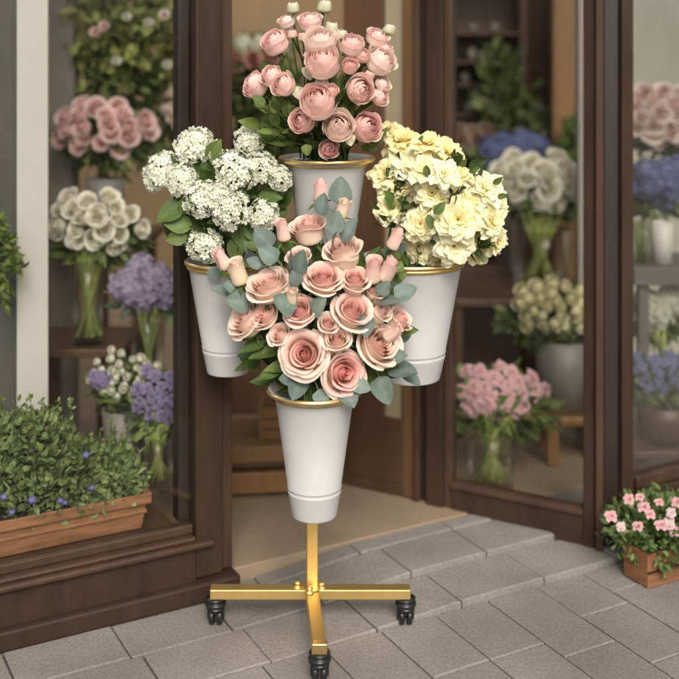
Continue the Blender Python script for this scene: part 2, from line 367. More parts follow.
# rack of pale slats, wooden upright and grey post seen through the slanted panel
t = thing('display_rack', 'dark rack with pale slatted shelves deep behind the slanted panel', 'rack', (at(480, 0, 4.2).x, 4.25, .034))
xa, xb = at(455, 0, 4.2).x, at(520, 0, 4.2).x
for x in (xa - .03, xb):
    b = MB(); b.hexa([(x, 4.2, .034), (x + .03, 4.2, .034), (x + .03, 4.4, .034), (x, 4.4, .034), (x, 4.2, 2.0), (x + .03, 4.2, 2.0), (x + .03, 4.4, 2.0), (x, 4.4, 2.0)]); b.build('upright', M['darkwood'], t)
b = MB(); b.hexa([(xa, 4.38, .2), (xb, 4.38, .2), (xb, 4.4, .2), (xa, 4.4, .2), (xa, 4.38, 2.0), (xb, 4.38, 2.0), (xb, 4.4, 2.0), (xa, 4.4, 2.0)]); b.build('back_board', M['darkwood'], t)
jar0 = None; jr = random.Random(31)
for y in (-22, 32, 61, 84, 114, 146):
    z = at(0, y, 4.2).z
    b = MB(); b.hexa([(xa + .002, 4.21, z - .01), (xb - .002, 4.21, z - .01), (xb - .002, 4.37, z - .01), (xa + .002, 4.37, z - .01), (xa + .002, 4.21, z), (xb - .002, 4.21, z), (xb - .002, 4.37, z), (xa + .002, 4.37, z)]); b.build('shelf', M['darkwood'], t)
    x = xa + .03 + .05 * jr.random()
    while x < xb - .03:
        if jr.random() < .72:
            if jar0 is None:
                b = MB(); b.lathe([(.0005, 0), (.018, 0), (.019, .03), (.012, .038), (.012, .046), (.0005, .046)], (0, 0, 0), 14); jar0 = b.build('jar', M['blind'], None, True); o = jar0
            else: o = jar0.copy(); C.collection.objects.link(o)
            o.location = (x, 4.25 + .05 * jr.random(), z); k = jr.uniform(.7, 1.1); o.scale = (k, k, jr.uniform(.5, 1.1))
            tag(o, 'small pale jar on the dark rack deep behind the slanted panel', 'jar', 'pale jars on the dark rack')
        x += .042
tag(vpost(0, 553, 577, 3.95, 3.95, .08, .034, 2.4).build('wooden_post', M['wood'], bevel=.004), 'honey brown upright post behind the white peonies', 'post')
tag(vpost(0, 578.5, 594, 3.45, 3.45, .05, .034, 2.4).build('grey_post', M['greypost'], bevel=.004), 'pale grey upright post just behind the slanted panel glass', 'post')
t = thing('leafy_plant', 'dim bushy plant beside the dark rack deep behind the slanted panel', 'plant', Vector((at(508, 0, 4.15).x, 4.15, .034))); mb = MB(); pr2 = random.Random(9)
_later_plant = (t, mb, pr2)
tag(vpost(0, 518, 548, 4.3, 4.3, .06, .034, 2.4).build('dark_post', M['darkwood'], bevel=.004), 'dark brown upright board beside the slatted rack', 'post')
tag(vpost(0, 440, 520, 3.95, 3.95, .25, .034, .50).build('counter', M['darkwood'], bevel=.004), 'low dark counter behind the pink carnations', 'counter')
tag(vpost(0, 48, 74, 3.45, 3.45, .08, .034, 2.3).build('stone_pillar', M['stone'], bevel=.01), 'pale grey stone pillar behind the white post', 'pillar')

# ------------------------------------------------------------------ plant and flower makers
def smooth01(x): x = min(1, max(0, x)); return x * x * (3 - 2 * x)
def mixc(a, b, t): return tuple(a[i] + (b[i] - a[i]) * t for i in range(3))
def cup_petal(mb, Rk, zb, Lp, phi, hw, lean, roll, c0, c1, ce, r_, nu=8, nv=9, point=.16, ruf=.02, cup=.0):
    """a petal that swells out of the base to radius Rk, stands up leaning by lean and rolls its edge outwards by roll"""
    s1, s2 = r_.uniform(0, 6), r_.uniform(2.2, 4.2); tuck = r_.uniform(.02, .07); skew = r_.uniform(-.12, .12); tear = r_.uniform(-.5, .5)
    rows = [[None] * (nu + 1) for _ in range(nv + 1)]; cols = [[None] * (nu + 1) for _ in range(nv + 1)]; N = 24
    for j in range(nu + 1):
        a = -1 + 2 * j / nu; tm = 1 - point * abs(a) ** 2.6 * (1 + .4 * skew * a) + ruf * math.sin(s2 * a * 1.7 + s1)
        rl = roll * (.70 + .55 * abs(a) ** 1.5 + .35 * tear * a)
        pr = []; r = Rk; z = zb + Rk * .42; dt = Lp / N
        for q in range(N + 1):
            tq = q / N * tm; th = lean + rl * smooth01((tq - .52) / .5) - cup * math.sin(math.pi * min(1, tq * 1.3))
            pr.append((r, z)); r += math.sin(th) * dt * tm; z += math.cos(th) * dt * tm
        for i in range(nv + 1):
            t = i / nv
            if t < .28: g_ = t / .28 * math.pi / 2; rr, zz = Rk * math.sin(g_), zb + Rk * .42 * (1 - math.cos(g_))
            else:
                f = (t - .28) / .72 * N; q = min(N - 1, int(f)); f -= q; rr = pr[q][0] + (pr[q + 1][0] - pr[q][0]) * f; zz = pr[q][1] + (pr[q + 1][1] - pr[q][1]) * f
            rr += (Rk * tuck + .012) * a * min(1, t * 2) + ruf * math.sin(s2 * a + s1) * t * t
            zz += ruf * math.sin(s2 * 1.4 * a + s1 * 2) * t * t
            wd = hw * (.35 + .65 * min(1, t / .4)) * (Rk / max(Rk, rr)) ** .45
            g = phi + (a + skew * .3 * t) * wd
            rows[i][j] = Vector((rr * math.cos(g), rr * math.sin(g), zz))
            cols[i][j] = mixc(mixc(c0, c1, smooth01(t * 1.15)), ce, max(0, smooth01((t - .86) / .14), smooth01((abs(a) - .86) / .14) * .7 * t) * .55)
    mb.grid(rows, [c for r2 in cols for c in r2])
def rose_mesh(name, seed, kind='rose', pal=None, res=8):
    r_ = random.Random(seed); mb = MB()
    cin, cmid, cout, cbase = pal; ruf = .018
    if kind == 'rose':
        Rs = [.08, .16, .25, .35, .45, .55, .62, .62]; n = [2, 2, 3, 3, 3, 4, 4, 3]; Ls = [.86, .90, .92, .92, .88, .82, .74, .64]
        le = [-12, -11, -10, -8, -4, 1, 10, 30]; ro = [5, 14, 24, 36, 52, 72, 92, 104]; zb = [.12, .10, .08, .05, .03, .01, 0, -.04]; sc = 1.0; ruf = .016
    elif kind == 'half':
        Rs = [.08, .15, .23, .32, .41, .49, .54]; n = [2, 2, 3, 3, 3, 3, 4]; Ls = [.96, 1.0, 1.02, 1.0, .96, .9, .78]
        le = [-12, -11, -10, -8, -5, 0, 12]; ro = [4, 10, 18, 30, 46, 72, 100]; zb = [.1, .08, .06, .04, .02, 0, -.02]; sc = 1.14; ruf = .014
    elif kind == 'bud':
        Rs = [.12, .19, .26, .32, .36]; n = [2, 2, 2, 3, 3]; Ls = [1.0, 1.06, 1.08, 1.04, .98]; le = [-15, -14, -13, -11, -8]; ro = [-10, -5, 0, 10, 34]; zb = [.1, .06, .04, .02, 0]; sc = 1.0
    elif kind == 'ranunculus':
        Rs = [.07, .13, .20, .27, .35, .43, .51, .59, .66, .70]; n = [3, 4, 4, 4, 5, 5, 5, 6, 6, 4]; Ls = [.66, .72, .78, .82, .86, .88, .86, .82, .74, .60]
        le = [-10, -12, -14, -15, -16, -17, -16, -13, -8, 6]; ro = [-8, -14, -20, -26, -28, -26, -20, -10, 4, 30]; zb = [.32, .28, .23, .18, .14, .10, .06, .03, .0, -.03]; sc = 1.06; ruf = .022
    elif kind == 'ranbud':
        Rs = [.2, .38, .54, .66]; n = [3, 4, 5, 5]; Ls = [.7, .85, .9, .9]; le = [-30, -26, -20, -14]; ro = [-60, -60, -55, -50]; zb = [.15, .1, .05, 0]; sc = 1.3
    ph = r_.uniform(0, 6); K = len(Rs); tx, ty = r_.uniform(-.05, .05), r_.uniform(-.05, .05)
    for k in range(K):
        f = k / (K - 1); ci = mixc(cin, cmid, min(1, f * 2)) if f < .5 else mixc(cmid, cout, (f - .5) * 2)
        for j in range(n[k]):
            hw = {2: 2.1, 3: 1.45, 4: 1.15, 5: .94, 6: .80}[n[k]] * r_.uniform(.92, 1.12)
            ct = mixc(ci, cout, r_.uniform(0, .25)); cb = mixc(ci, cbase, .3 + .5 * f); o = len(mb.v)
            cup_petal(mb, Rs[k] * r_.uniform(.94, 1.06), zb[k], Ls[k] * r_.uniform(.93, 1.06), ph + 2 * math.pi * j / n[k] + r_.uniform(-.16, .16), hw,
                      R(le[k] + r_.uniform(-5, 6) * (.4 + f)), R(ro[k] * r_.uniform(.7, 1.2)), cb, ct, mixc(ct, (.95, .88, .80), .45), r_, nu=res, nv=res + 1,
                      point=.2 if kind in ('rose', 'half') else .12, ruf=ruf * (.5 + f))
            for q in range(o, len(mb.v)): x, y, z = mb.v[q]; mb.v[q] = (x + tx * (1 - f), y + ty * (1 - f), z)
        ph += 2.4
    for v in range(len(mb.v)): mb.v[v] = tuple(x * sc for x in mb.v[v])
    return mb.mesh(name, M['petal'], True)
def frill_petal(mb, L, W, phi, elev, bend, c0, c1, r_, nu=8, nv=6, ruf=.11, off=.03):
    rows = []; cols = []; s = r_.uniform(0, 6); fq = r_.uniform(2.5, 5); notch = r_.uniform(0, .10)
    for i in range(nv + 1):
        t = i / nv; row = []
        for j in range(nu + 1):
            a = -1 + 2 * j / nu; wv = W * (.18 + .82 * math.sin(math.pi / 2 * min(1, t / .78))) * (1 - .22 * max(0, (t - .78) / .22) ** 2)
            tt = t * (1 - .30 * abs(a) ** 3 - notch * (1 - abs(a)) + .025 * math.sin(9 * a + s))
            th = elev - bend * tt * .6
            x = off + L * tt * math.cos(th); z = L * tt * math.sin(th)
            z += ruf * L * math.sin(fq * a + s) * t * t + .16 * L * a * a * t * (1 - .6 * t)
            y = a * wv
            row.append(Vector((x * math.cos(phi) - y * math.sin(phi), x * math.sin(phi) + y * math.cos(phi), z)))
            cols.append(mixc(c0, c1, smooth01(tt * 1.3)))
        rows.append(row)
    mb.grid(rows, cols)
def frill_mesh(name, seed, c0=(.82, .56, .14), c1=(.90, .80, .46), layers=None):
    r_ = random.Random(seed); mb = MB()
    layers = layers or [(7, 1.0, .36, -.05, .4), (7, .88, .33, .35, .6), (7, .70, .27, .75, .8), (6, .54, .22, 1.05, .8), (5, .40, .17, 1.35, .7)]
    for k, (n, L, W, el, be) in enumerate(layers):
        p = r_.uniform(0, 6)
        for j in range(n):
            c_ = mixc(c1, c0, r_.uniform(0, .12) + .07 * k)
            frill_petal(mb, L * r_.uniform(.85, 1.1), W * r_.uniform(.85, 1.2), p + 2 * math.pi * j / n + r_.uniform(-.22, .22), el + r_.uniform(-.18, .18), be + r_.uniform(-.35, .35), c0, c_, r_)
    return mb.mesh(name, M['petal'], True)
def cluster_mesh(name, seed, c, cc, n=95, floret=.17, flat=.75, lo=-.35, cup=.25):       # a dome of small five-petalled florets
    r_ = random.Random(seed); mb = MB()
    for i in range(n):
        z = lo + (1 - lo) * (i + .5) / n; ph = i * 2.39996 + r_.uniform(-.25, .25); rr = math.sqrt(max(0, 1 - z * z)); lump = r_.uniform(.74, 1.12)
        d = Vector((rr * math.cos(ph), rr * math.sin(ph), z)); p = Vector((d.x, d.y, d.z * flat)) * lump
        q = (d + Vector([r_.uniform(-.45, .45) for _ in range(3)])).normalized().to_track_quat('Z', 'Y')
        f = floret * r_.uniform(.8, 1.2); a0 = r_.uniform(0, 6); ct = mixc(c, cc, r_.uniform(0, .3))
        for k in range(5):
            g = a0 + k * 1.2566; vs = []
            for (l, wv, h) in ((.08, 0, -.05), (.5, -.34, .08), (.5, .34, .08), (.95, -.36, cup), (.95, .36, cup), (1.15, 0, cup * .8)):
                x = l * math.cos(g) - wv * math.sin(g); y = l * math.sin(g) + wv * math.cos(g)
                vs.append(p + q @ Vector((x * f, y * f, h * f)))
            mb.add(vs, [(0, 1, 2), (1, 3, 4, 2), (3, 5, 4)], [cc, ct, ct, ct, ct, ct])
        mb.tube([p - d * .5, p], .018, 3, col=(.20, .27, .08))
    return mb.mesh(name, M['petal'], True)
def leaf(mb, base, dr, up, L, W, col, fold=.25, bend=.35, mi=0, r_=rng, tip=1.0, nv=6):
    dr = dr.normalized(); sd_ = dr.cross(up); sd_ = sd_.normalized() if sd_.length > 1e-4 else dr.orthogonal().normalized(); nm = sd_.cross(dr)
    rows = []; cols = []; kk = r_.uniform(.78, 1.2); ca = tuple(x * kk * r_.uniform(.96, 1.04) for x in col); wav = r_.uniform(-.06, .06)
    for i in range(nv + 1):
        t = i / nv; wv = W * .5 * (math.sin(math.pi * t ** (.8 if tip else .62)) ** (.9 if tip else .62)) if 0 < t < 1 else W * .02
        c = base + dr * (L * (t - .10 * bend * t * t)) - nm * (L * bend * .55 * t * t)
        row = []
        for j in (-1, -.5, 0, .5, 1):
            row.append(c + sd_ * (j * wv) + nm * (abs(j) * wv * fold + wav * L * math.sin(6 * t + 2 * j) * .4))
            cols.append(mixc(ca, (min(1, ca[0] * 1.5), min(1, ca[1] * 1.4), ca[2] * 1.4), .5 if j == 0 else 0))
        rows.append(row)
    mb.grid(rows, cols, mi=mi)
def bez(p0, p1, p2, p3, n=10):
    return [p0 * (1 - t) ** 3 + p1 * 3 * t * (1 - t) ** 2 + p2 * 3 * t * t * (1 - t) + p3 * t ** 3 for t in [i / n for i in range(n + 1)]]
def cg(m, sg): return m + max(-1.6, min(1.6, fr.gauss(0, 1))) * sg
def rnd_dir(r_): return Vector((r_.gauss(0, 1), r_.gauss(0, 1), r_.gauss(0, 1))).normalized()

CAMP = Vector((0, 0, H))
STEM = (.10, .17, .045); LEAFD = (.047, .082, .022); LEAFM = (.082, .128, .030); LEAFY = (.15, .20, .05); EUC = (.155, .205, .178)

def flower(name, label, cat, group, pos, dr, size, me, foot, r_, leaves=2, leafcol=LEAFD, leaflen=.045, stem_r=.0022, calyx=True, leafw=.5, drop=.35, spin=None):
    """one flower: head, stem down into its bucket at foot, leaves"""
    t = thing(name, label, cat, foot, group)
    h = link('bloom', me, t)
    q = dr.to_track_quat('Z', 'Y') @ Euler((0, 0, r_.uniform(0, 6.28) if spin is None else spin)).to_quaternion()
    hp = pos - dr * size * drop
    h.matrix_basis = Matrix.Translation(hp) @ q.to_matrix().to_4x4() @ Matrix.Diagonal((size, size, size, 1))
    top = hp + dr * size * .03
    L = (top - foot).length
    pts = bez(foot, foot + Vector((0, L * .12, L * .35)), top - dr * L * .28 + Vector((0, L * .10, 0)), top, 12)
    mb = MB(); mb.tube(pts, stem_r * 1.15, 6, col=STEM, r2=stem_r)
    if calyx:
        mb.lathe([(stem_r, -.05 * size), (.16 * size, .0), (.20 * size, .06 * size)], hp, 10, axis=dr, col=LEAFM)
        for k in range(5):
            g = k * 1.2566 + r_.random(); rad = q @ Vector((math.cos(g), math.sin(g), 0))
            leaf(mb, hp + rad * size * .12, rad * .8 + dr * r_.uniform(-.3, .5), dr, size * r_.uniform(.55, .8), size * .2, LEAFM, r_=r_, bend=.5, nv=4)
    mb.build('stem', M['leaf'], t, True)
    if leaves:
        mb = MB()
        for k in range(leaves):
            i = r_.randint(4, 9); b_ = pts[i]; tg = (pts[i] - pts[i - 1]).normalized(); o = rnd_dir(r_); o = (o - tg * o.dot(tg)).normalized()
            leaf(mb, b_, o + tg * r_.uniform(.1, .7), tg, leaflen * r_.uniform(.75, 1.3), leaflen * leafw * r_.uniform(.8, 1.2), leafcol, r_=r_, bend=r_.uniform(.1, .7))
        mb.build('leaves', M['leaf'], t, True)
    return t
def bush(mb, c, rad, n, L, W, col, r_, fill=.35, up=.3, tip=1.0, lo=-1.0, mi=0):
    cl = [rnd_dir(r_) for _ in range(max(4, n // 45))]
    for i in range(n):
        d = cl[r_.randrange(len(cl))] * .75 + rnd_dir(r_) * .75; d = d.normalized()
        if d.z < lo: d.z = lo * r_.random()
        k = (fill + (1 - fill) * r_.random()) * (r_.uniform(.85, 1.08) if r_.random() < .88 else r_.uniform(1.0, 1.22))
        p = c + Vector((d.x * rad[0], d.y * rad[1], d.z * rad[2])) * k
        o = (d + rnd_dir(r_) * .9 + Vector((0, 0, up))).normalized()
        leaf(mb, p, o, rnd_dir(r_), L * r_.uniform(.5, 1.5), W * r_.uniform(.6, 1.5), mixc(col, (.24, .29, .10), r_.random() ** 2 * .8), mi=mi, r_=r_, bend=r_.uniform(0, .8), tip=tip, nv=4)

# ------------------------------------------------------------------ the gold stand
PX, PY = at(312.5, 0, 2.42).x, 2.42
BK = dict(  # rim centre (photo), distance, rim radius, radius under rim, bottom radius, bottom y
    top=(327, 156.5, 2.43, 48, 40, 20, 283), left=(228, 259, 2.45, 42.5, 39.5, 21, 372), right=(411, 257, 2.45, 53.5, 51, 29, 378), low=(314.5, 387, 2.28, 47.5, 40, 22.5, 515))
t = thing('flower_stand', 'gold metal flower stand with a cross shaped base on black castors', 'flower stand', (PX, PY, 0))
zt, zb_ = .084, .062
b = MB(); hw = .0125; b.hexa([(PX - hw, PY - hw, zt), (PX + hw, PY - hw, zt), (PX + hw, PY + hw, zt), (PX - hw, PY + hw, zt),
        (PX - hw, PY - hw, .735), (PX + hw, PY - hw, .735), (PX + hw, PY + hw, .735), (PX - hw, PY + hw, .735)]); b.build('pole', M['gold'], t, bevel=.002)
def beam(p, q_, wv, z0, z1, bend=0):
    b = MB(); p, q_ = Vector(p), Vector(q_); u = (q_ - p); n = Vector((-u.y, u.x, 0)).normalized() * wv / 2; N = 8; ring = []
    for i in range(N + 1):
        c = p + u * (i / N) + n.normalized() * bend * math.sin(math.pi * i / N)
        ring.append([c - n + Vector((0, 0, z0)), c + n + Vector((0, 0, z0)), c + n + Vector((0, 0, z1)), c - n + Vector((0, 0, z1))])
    vs = [v for r_ in ring for v in r_]; fs = [(0, 1, 2, 3), (N * 4 + 3, N * 4 + 2, N * 4 + 1, N * 4)]
    for i in range(N):
        for k in range(4):
            k2 = (k + 1) % 4; fs.append((i * 4 + k, (i + 1) * 4 + k, (i + 1) * 4 + k2, i * 4 + k2))
    b.add(vs, fs); return b
beam((PX - .224, PY, 0), (PX + .215, PY, 0), .030, zb_, zt).build('base_beam', M['gold'], t, bevel=.002)
FE = (at(319.5, 0, 2.19).x, 2.185)
beam((PX, PY - .0152, 0), (FE[0], FE[1], 0), .0285, zb_ + .001, zt - .001, 0).build('base_beam', M['gold'], t, bevel=.002)
b = MB(); cx, cy, cw = FE[0], FE[1], .0152; 
b.hexa([(cx - cw, cy - .003, zb_), (cx + cw, cy - .003, zb_), (cx + cw, cy + .014, zb_), (cx - cw, cy + .014, zb_), (cx - cw, cy - .003, zt), (cx + cw, cy - .003, zt), (cx + cw, cy + .014, zt), (cx - cw, cy + .014, zt)]); b.build('end_cap', M['goldrim'], t, bevel=.002)
for (bx_, by_) in ((-.033, -.001), (-.006, -.026), (.020, -.006)):
    b = MB(); b.lathe([(.0095, 0), (.0095, .003), (.0062, .0035), (.0062, .006), (.0078, .0085), (.0066, .012), (.003, .0138), (.0002, .014)], (PX + bx_, PY + by_, zt), 20); b.build('bolt', M['gold'], t, True)
b = MB(); b.lathe([(.024, zt + .0005), (.024, zt + .003), (.0235, zt + .004), (.013, zt + .004)], (PX, PY, 0), 24); b.build('foot_plate', M['gold'], t, False)
for (cx, cy, aim) in ((PX - .213, PY, 0), (PX + .205, PY, 0), (FE[0], FE[1] + .012, 0)):
    ca = MB(); z = zb_; gz = hgt(*FA.inv((cx, cy)))
    ca.lathe([(.0001, z), (.0215, z - .001), (.0215, z - .005), (.0165, z - .0065), (.0165, z - .009), (.0225, z - .0105), (.0235, z - .014), (.0225, z - .0175), (.017, z - .019), (.0195, z - .021), (.0205, z - .0245), (.0175, z - .029), (.009, z - .031), (.0001, z - .031)], (cx, cy, 0), 28)
    co = ca.build('caster', M['black'], t, True)
    wh = MB(); wr = .019; wc = Vector((cx, cy + .006, max(wr + gz, wr)))
    for dx in (-.0085, .0085):
        wh.lathe([(.002, -.006), (wr * .8, -.0062), (wr, -.004), (wr, .004), (wr * .8, .0062), (.002, .006)], wc + Vector((dx, 0, 0)), 26, axis=Vector((1, 0, 0)))
    wh.build('wheel', M['black'], co, True)
    fk = MB()
    for dx in (-.0168, .0168):
        fk.hexa([Vector((cx + dx + sx * .0018, cy + .006 + sy * .007, zz)) for zz in (wr * .7 + gz, z - .026) for sx, sy in ((-1, -1), (1, -1), (1, 1), (-1, 1))])
    fk.hexa([Vector((cx + sx * .0160, cy + .006 + sy * .0068, zz)) for zz in (z - .0275, z - .0262) for sx, sy in ((-1, -1), (1, -1), (1, 1), (-1, 1))])
    fk.build('fork', M['black'], co, False, .001)
for k, (rx, ry, D, r0, r1, r2, yb) in BK.items():      # a ring and an arm from the pole carry each bucket
    c = at(rx, ry, D); rr = px(r1, D) + .001; z = c.z - .0128
    rg = MB(); rg.lathe([(rr, -.006), (rr + .003, -.004), (rr + .003, .004), (rr, .004), (rr, -.006)], (c.x, c.y, z), 40); ring = rg.build('ring_holder', M['gold'], t, True)
    d = Vector((PX - c.x, PY - c.y, 0)); 
    if d.length > rr + .02:
        s0 = Vector((c.x, c.y, z)) + d.normalized() * (rr + .002); am = MB(); am.tube([s0, Vector((PX, PY, min(z, .72))) - d.normalized() * .01], .006, 10); am.build('arm', M['gold'], t, True)

def bucket(k, label):
    rx, ry, D, r0, r1, r2, yb = BK[k]; c = at(rx, ry, D); R0, R1, R2 = px(r0, D), px(r1, D), px(r2, D)
    hb = c.z - (at(0, yb, D).z); t = thing('flower_bucket', label, 'flower bucket', (c.x, c.y, c.z - hb), 'white tapered buckets on the gold stand')
    lerp = lambda f: R1 + (R2 - R1) * f
    pr_ = [(.0005, -hb), (R2 - .004, -hb), (R2 - .001, -hb + .001), (R2, -hb + .004), (lerp(.80), -hb * .815 - .003), (lerp(.80) + .0016, -hb * .81), (lerp(.79) + .0016, -hb * .80), (lerp(.785), -hb * .795),
          (lerp(.77), -hb * .778), (lerp(.765) + .0014, -hb * .772), (lerp(.76) + .0014, -hb * .765), (lerp(.75), -hb * .758), (lerp(.05), -.022), (R1 + .002, -.016), (R0 * .965, -.010), (R0 * .975, -.004), (R0 * .965, .0),
          (R0 * .93, -.001), (R1 * .985, -.012), (lerp(.1) - .003, -.03), (R2 - .003, -hb + .005), (.0005, -hb + .005)]
    b = MB(); b.lathe(pr_, c, 72); b.build('body', M['enamel'], t, True)
    b = MB(); rp = []
    for i in range(13):
        g = 2 * math.pi * i / 12; rp.append((R0 * .985 + .0035 * math.cos(g), -.005 + .0055 * math.sin(g)))
    b.lathe(rp, c, 72); b.build('rim', M['goldrim'], t, True)
    b = MB(); zf = -.055; rf = lerp(-zf / hb) - .004; b.lathe([(rf, zf), (.0005, zf + .004)], c, 32); b.build('moss_filling', M['soil'], t, True)
    return c, R0
cT, rT = bucket('top', 'white bucket with gold rim at the very top, holding pink ranunculus')
cL, rL = bucket('left', 'white bucket with gold rim on the left, holding white lacy flower clusters')
cR, rR = bucket('right', 'wide white bucket with gold rim on the right, holding ruffled yellow flowers')
cB, rB = bucket('low', 'lowest white bucket with gold rim at the front, holding peach roses')

# ------------------------------------------------------------------ the four bouquets
def dome(x, y, cx, cy, rx, ry, Df, Db):
    k = min(1, math.hypot((x - cx) / rx, (y - cy) / ry)); return Df + (Db - Df) * (1 - math.sqrt(1 - k * k))
def foot_in(c, r, r_, dz=-.055):
    g = r_.uniform(0, 6.28); k = r * .5 * math.sqrt(r_.random()); return c + Vector((k * math.cos(g), k * math.sin(g), dz))
def face(pos, ctr, out=.8, cam_=.5, up=.35, ov=None):
    o = (pos - ctr).normalized() * out + (CAMP - pos).normalized() * cam_ + Vector((0, 0, up))
    if ov: o += Vector((ov[0], 0, ov[1]))
    return o.normalized()

PEACH = ((.87, .37, .33), (.92, .56, .50), (.95, .77, .67), (.95, .86, .64))
PEACH2 = ((.84, .30, .29), (.90, .48, .44), (.94, .70, .62), (.94, .81, .62))
PEACH3 = ((.89, .46, .40), (.93, .64, .56), (.96, .81, .70), (.96, .89, .66))
ROSE = [rose_mesh('rose_bloom', 11 + i, 'rose', [PEACH, PEACH3, PEACH2, PEACH][i % 4], 13) for i in range(6)]
HALF = [rose_mesh('rose_half_bloom', 31 + i, 'half', [PEACH, PEACH3][i % 2], 12) for i in range(4)]
BUD = [rose_mesh('rose_bud_bloom', 51 + i, 'bud', [((.84, .42, .40), (.88, .54, .50), (.91, .66, .60), (.88, .74, .52))][0]) for i in range(2)]
BUDY = rose_mesh('rose_bud_bloom', 57, 'bud', ((.86, .52, .38), (.90, .68, .52), (.92, .76, .60), (.90, .80, .48)))
fr = random.Random(21)
ctrB = at(322, 330, 2.33)
roses = [  # x, y, diameter, mesh, label, facing bias
 (310, 236, 40, HALF[0], 'open peach rose at the top of the front bouquet, beside the pink bud', (-.1, .35)),
 (345, 259, 42, HALF[1], 'peach rose just right of and below the topmost open rose', (-.25, .3)),
 (323, 284, 42, ROSE[0], 'broad peach rose in the upper middle of the front bouquet', (-.1, .1)),
 (270, 291, 45, ROSE[1], 'wide peach rose at the upper left of the front bouquet', (-.1, .35)),
 (354, 285, 33, HALF[2], 'peach rose half hidden behind a small round rose at upper right', (0, .1)),
 (373, 293, 23, HALF[0], 'small rounded pink rose at the upper right of the front bouquet', (.2, 0)),
 (301, 314, 34, ROSE[2], 'deep pink rose behind the grey leaf in the middle left', (-.1, 0)),
 (352, 315, 42, ROSE[3], 'large round peach rose right of the bouquet middle', (0, .1)),
 (252, 323, 43, ROSE[1], 'peach rose with drooping outer petals at the far left', (-.4, .2)),
 (327, 326, 24, HALF[1], 'small half open cream pink rose in the centre of the bouquet', (0, -.05)),
 (305, 355, 50, ROSE[0], 'big open peach rose at the lower left, over the bucket rim', (-.05, .05)),
 (340, 372, 46, ROSE[2], 'deeper pink centred rose lowest of all, above the front bucket', (.05, -.1)),
 (375, 347, 48, ROSE[1], 'big peach rose with a hanging petal at the lower right', (.1, -.1)),
 (395, 323, 28, HALF[2], 'peach rose in side view at the far right edge of the front bouquet', (.6, .2)),
 (268, 318, 30, ROSE[3], 'partly hidden peach rose behind the far left rose', (-.2, .1)),
 (337, 343, 30, HALF[3], 'half hidden peach rose in the gap between the three lowest big roses', (0, .2)),
 (282, 338, 26, HALF[1], 'half hidden peach rose between the far left rose and the big lower left one', (-.3, .2)),
 (300, 262, 26, HALF[3], 'half hidden peach rose below the topmost open rose, behind the grey leaves', (-.2, .4)),
 (376, 315, 28, HALF[1], 'half hidden peach rose between the large right middle rose and the right edge', (.4, .2)),
]
for x, y, dm, me, lab, ov in roses:
    D = dome(x, y, 322, 322, 92, 105, 2.20, 2.37); p = at(x, y, D)
    flower('rose', lab, 'rose', 'peach roses in the front bucket', p, face(p, ctrB, .8, .36, .48, (ov[0] + fr.uniform(-.22, .22), ov[1] + fr.uniform(-.1, .25))), px(dm, D) * .54, me, foot_in(cB, rB, fr), fr, 3, LEAFD, .05, .0026)
buds = [
 (321, 191, 15, BUD[0], 'tall pink rosebud standing highest, in front of the top white bucket', (0, .9)),
 (343, 208, 13, BUDY, 'small yellowish pink rosebud beside the tallest bud', (.35, .7)),
 (283, 230, 14, BUD[1], 'pink rosebud left of the topmost open rose', (-.1, .9)),
 (396, 239, 14, BUD[0], 'pink rosebud touching the yellow flowers above the right bucket rim', (.5, .8)),
 (373, 270, 17, BUD[1], 'left one of two plump rosebuds side by side at the right', (-.2, .3)),
 (388, 269, 17, BUD[0], 'right one of two plump rosebuds side by side at the right', (.3, .5)),
 (237, 272, 17, BUDY, 'cream and pink rosebud in front of the left white bucket', (0, .5)),
 (222, 259, 14, BUD[0], 'pink rosebud at far left, above the cream rosebud', (-.3, .6)),
 (292, 296, 12, BUDY, 'small yellow rosebud between the grey leaf and the upper left rose', (.2, .6)),
 (393, 333, 13, BUD[1], 'pink rosebud tucked under the far right rose', (.5, .3)),
]
for x, y, dm, me, lab, ov in buds:
    D = dome(x, y, 322, 322, 125, 150, 2.185, 2.37); p = at(x, y, D)
    flower('rosebud', lab, 'rosebud', 'rosebuds in the front bucket', p, face(p, ctrB, .5, .25, .3, ov), px(dm, D) * 1.4, me, foot_in(cB, rB, fr), fr, 1, LEAFM, .035, .0019, drop=.6)
# eucalyptus sprigs: grey-green rounded leaves
sprigs = [
 ('tall grey green eucalyptus sprig beside the highest rosebud', [(341, 190, 30), (322, 204, 24), (349, 229, 30), (336, 222, 24), (334, 240, 22)]),
 ('eucalyptus sprig at the upper left, over the gold rim of the left bucket', [(263, 238, 26), (268, 254, 24), (254, 262, 18), (290, 256, 30), (300, 262, 26)]),
 ('eucalyptus sprig reaching far left in front of the left bucket', [(222, 290, 24), (238, 302, 28), (233, 286, 20), (214, 272, 18)]),
 ('eucalyptus sprig with one leaf in the middle of the peach roses', [(285, 303, 28), (295, 278, 20), (318, 306, 24)]),
 ('eucalyptus sprig reaching right in front of the right bucket', [(406, 291, 26), (389, 300, 24), (366, 325, 24), (384, 288, 18)]),
 ('eucalyptus sprig hanging at the lower right below the roses', [(383, 391, 30), (403, 370, 32), (396, 356, 24), (412, 378, 22)]),
 ('eucalyptus leaves drooping over the front bucket rim at the left', [(297, 387, 28), (288, 378, 20), (322, 398, 20)]),
 ('eucalyptus leaves drooping over the front bucket rim at the right', [(349, 396, 26), (362, 386, 20)]),
]
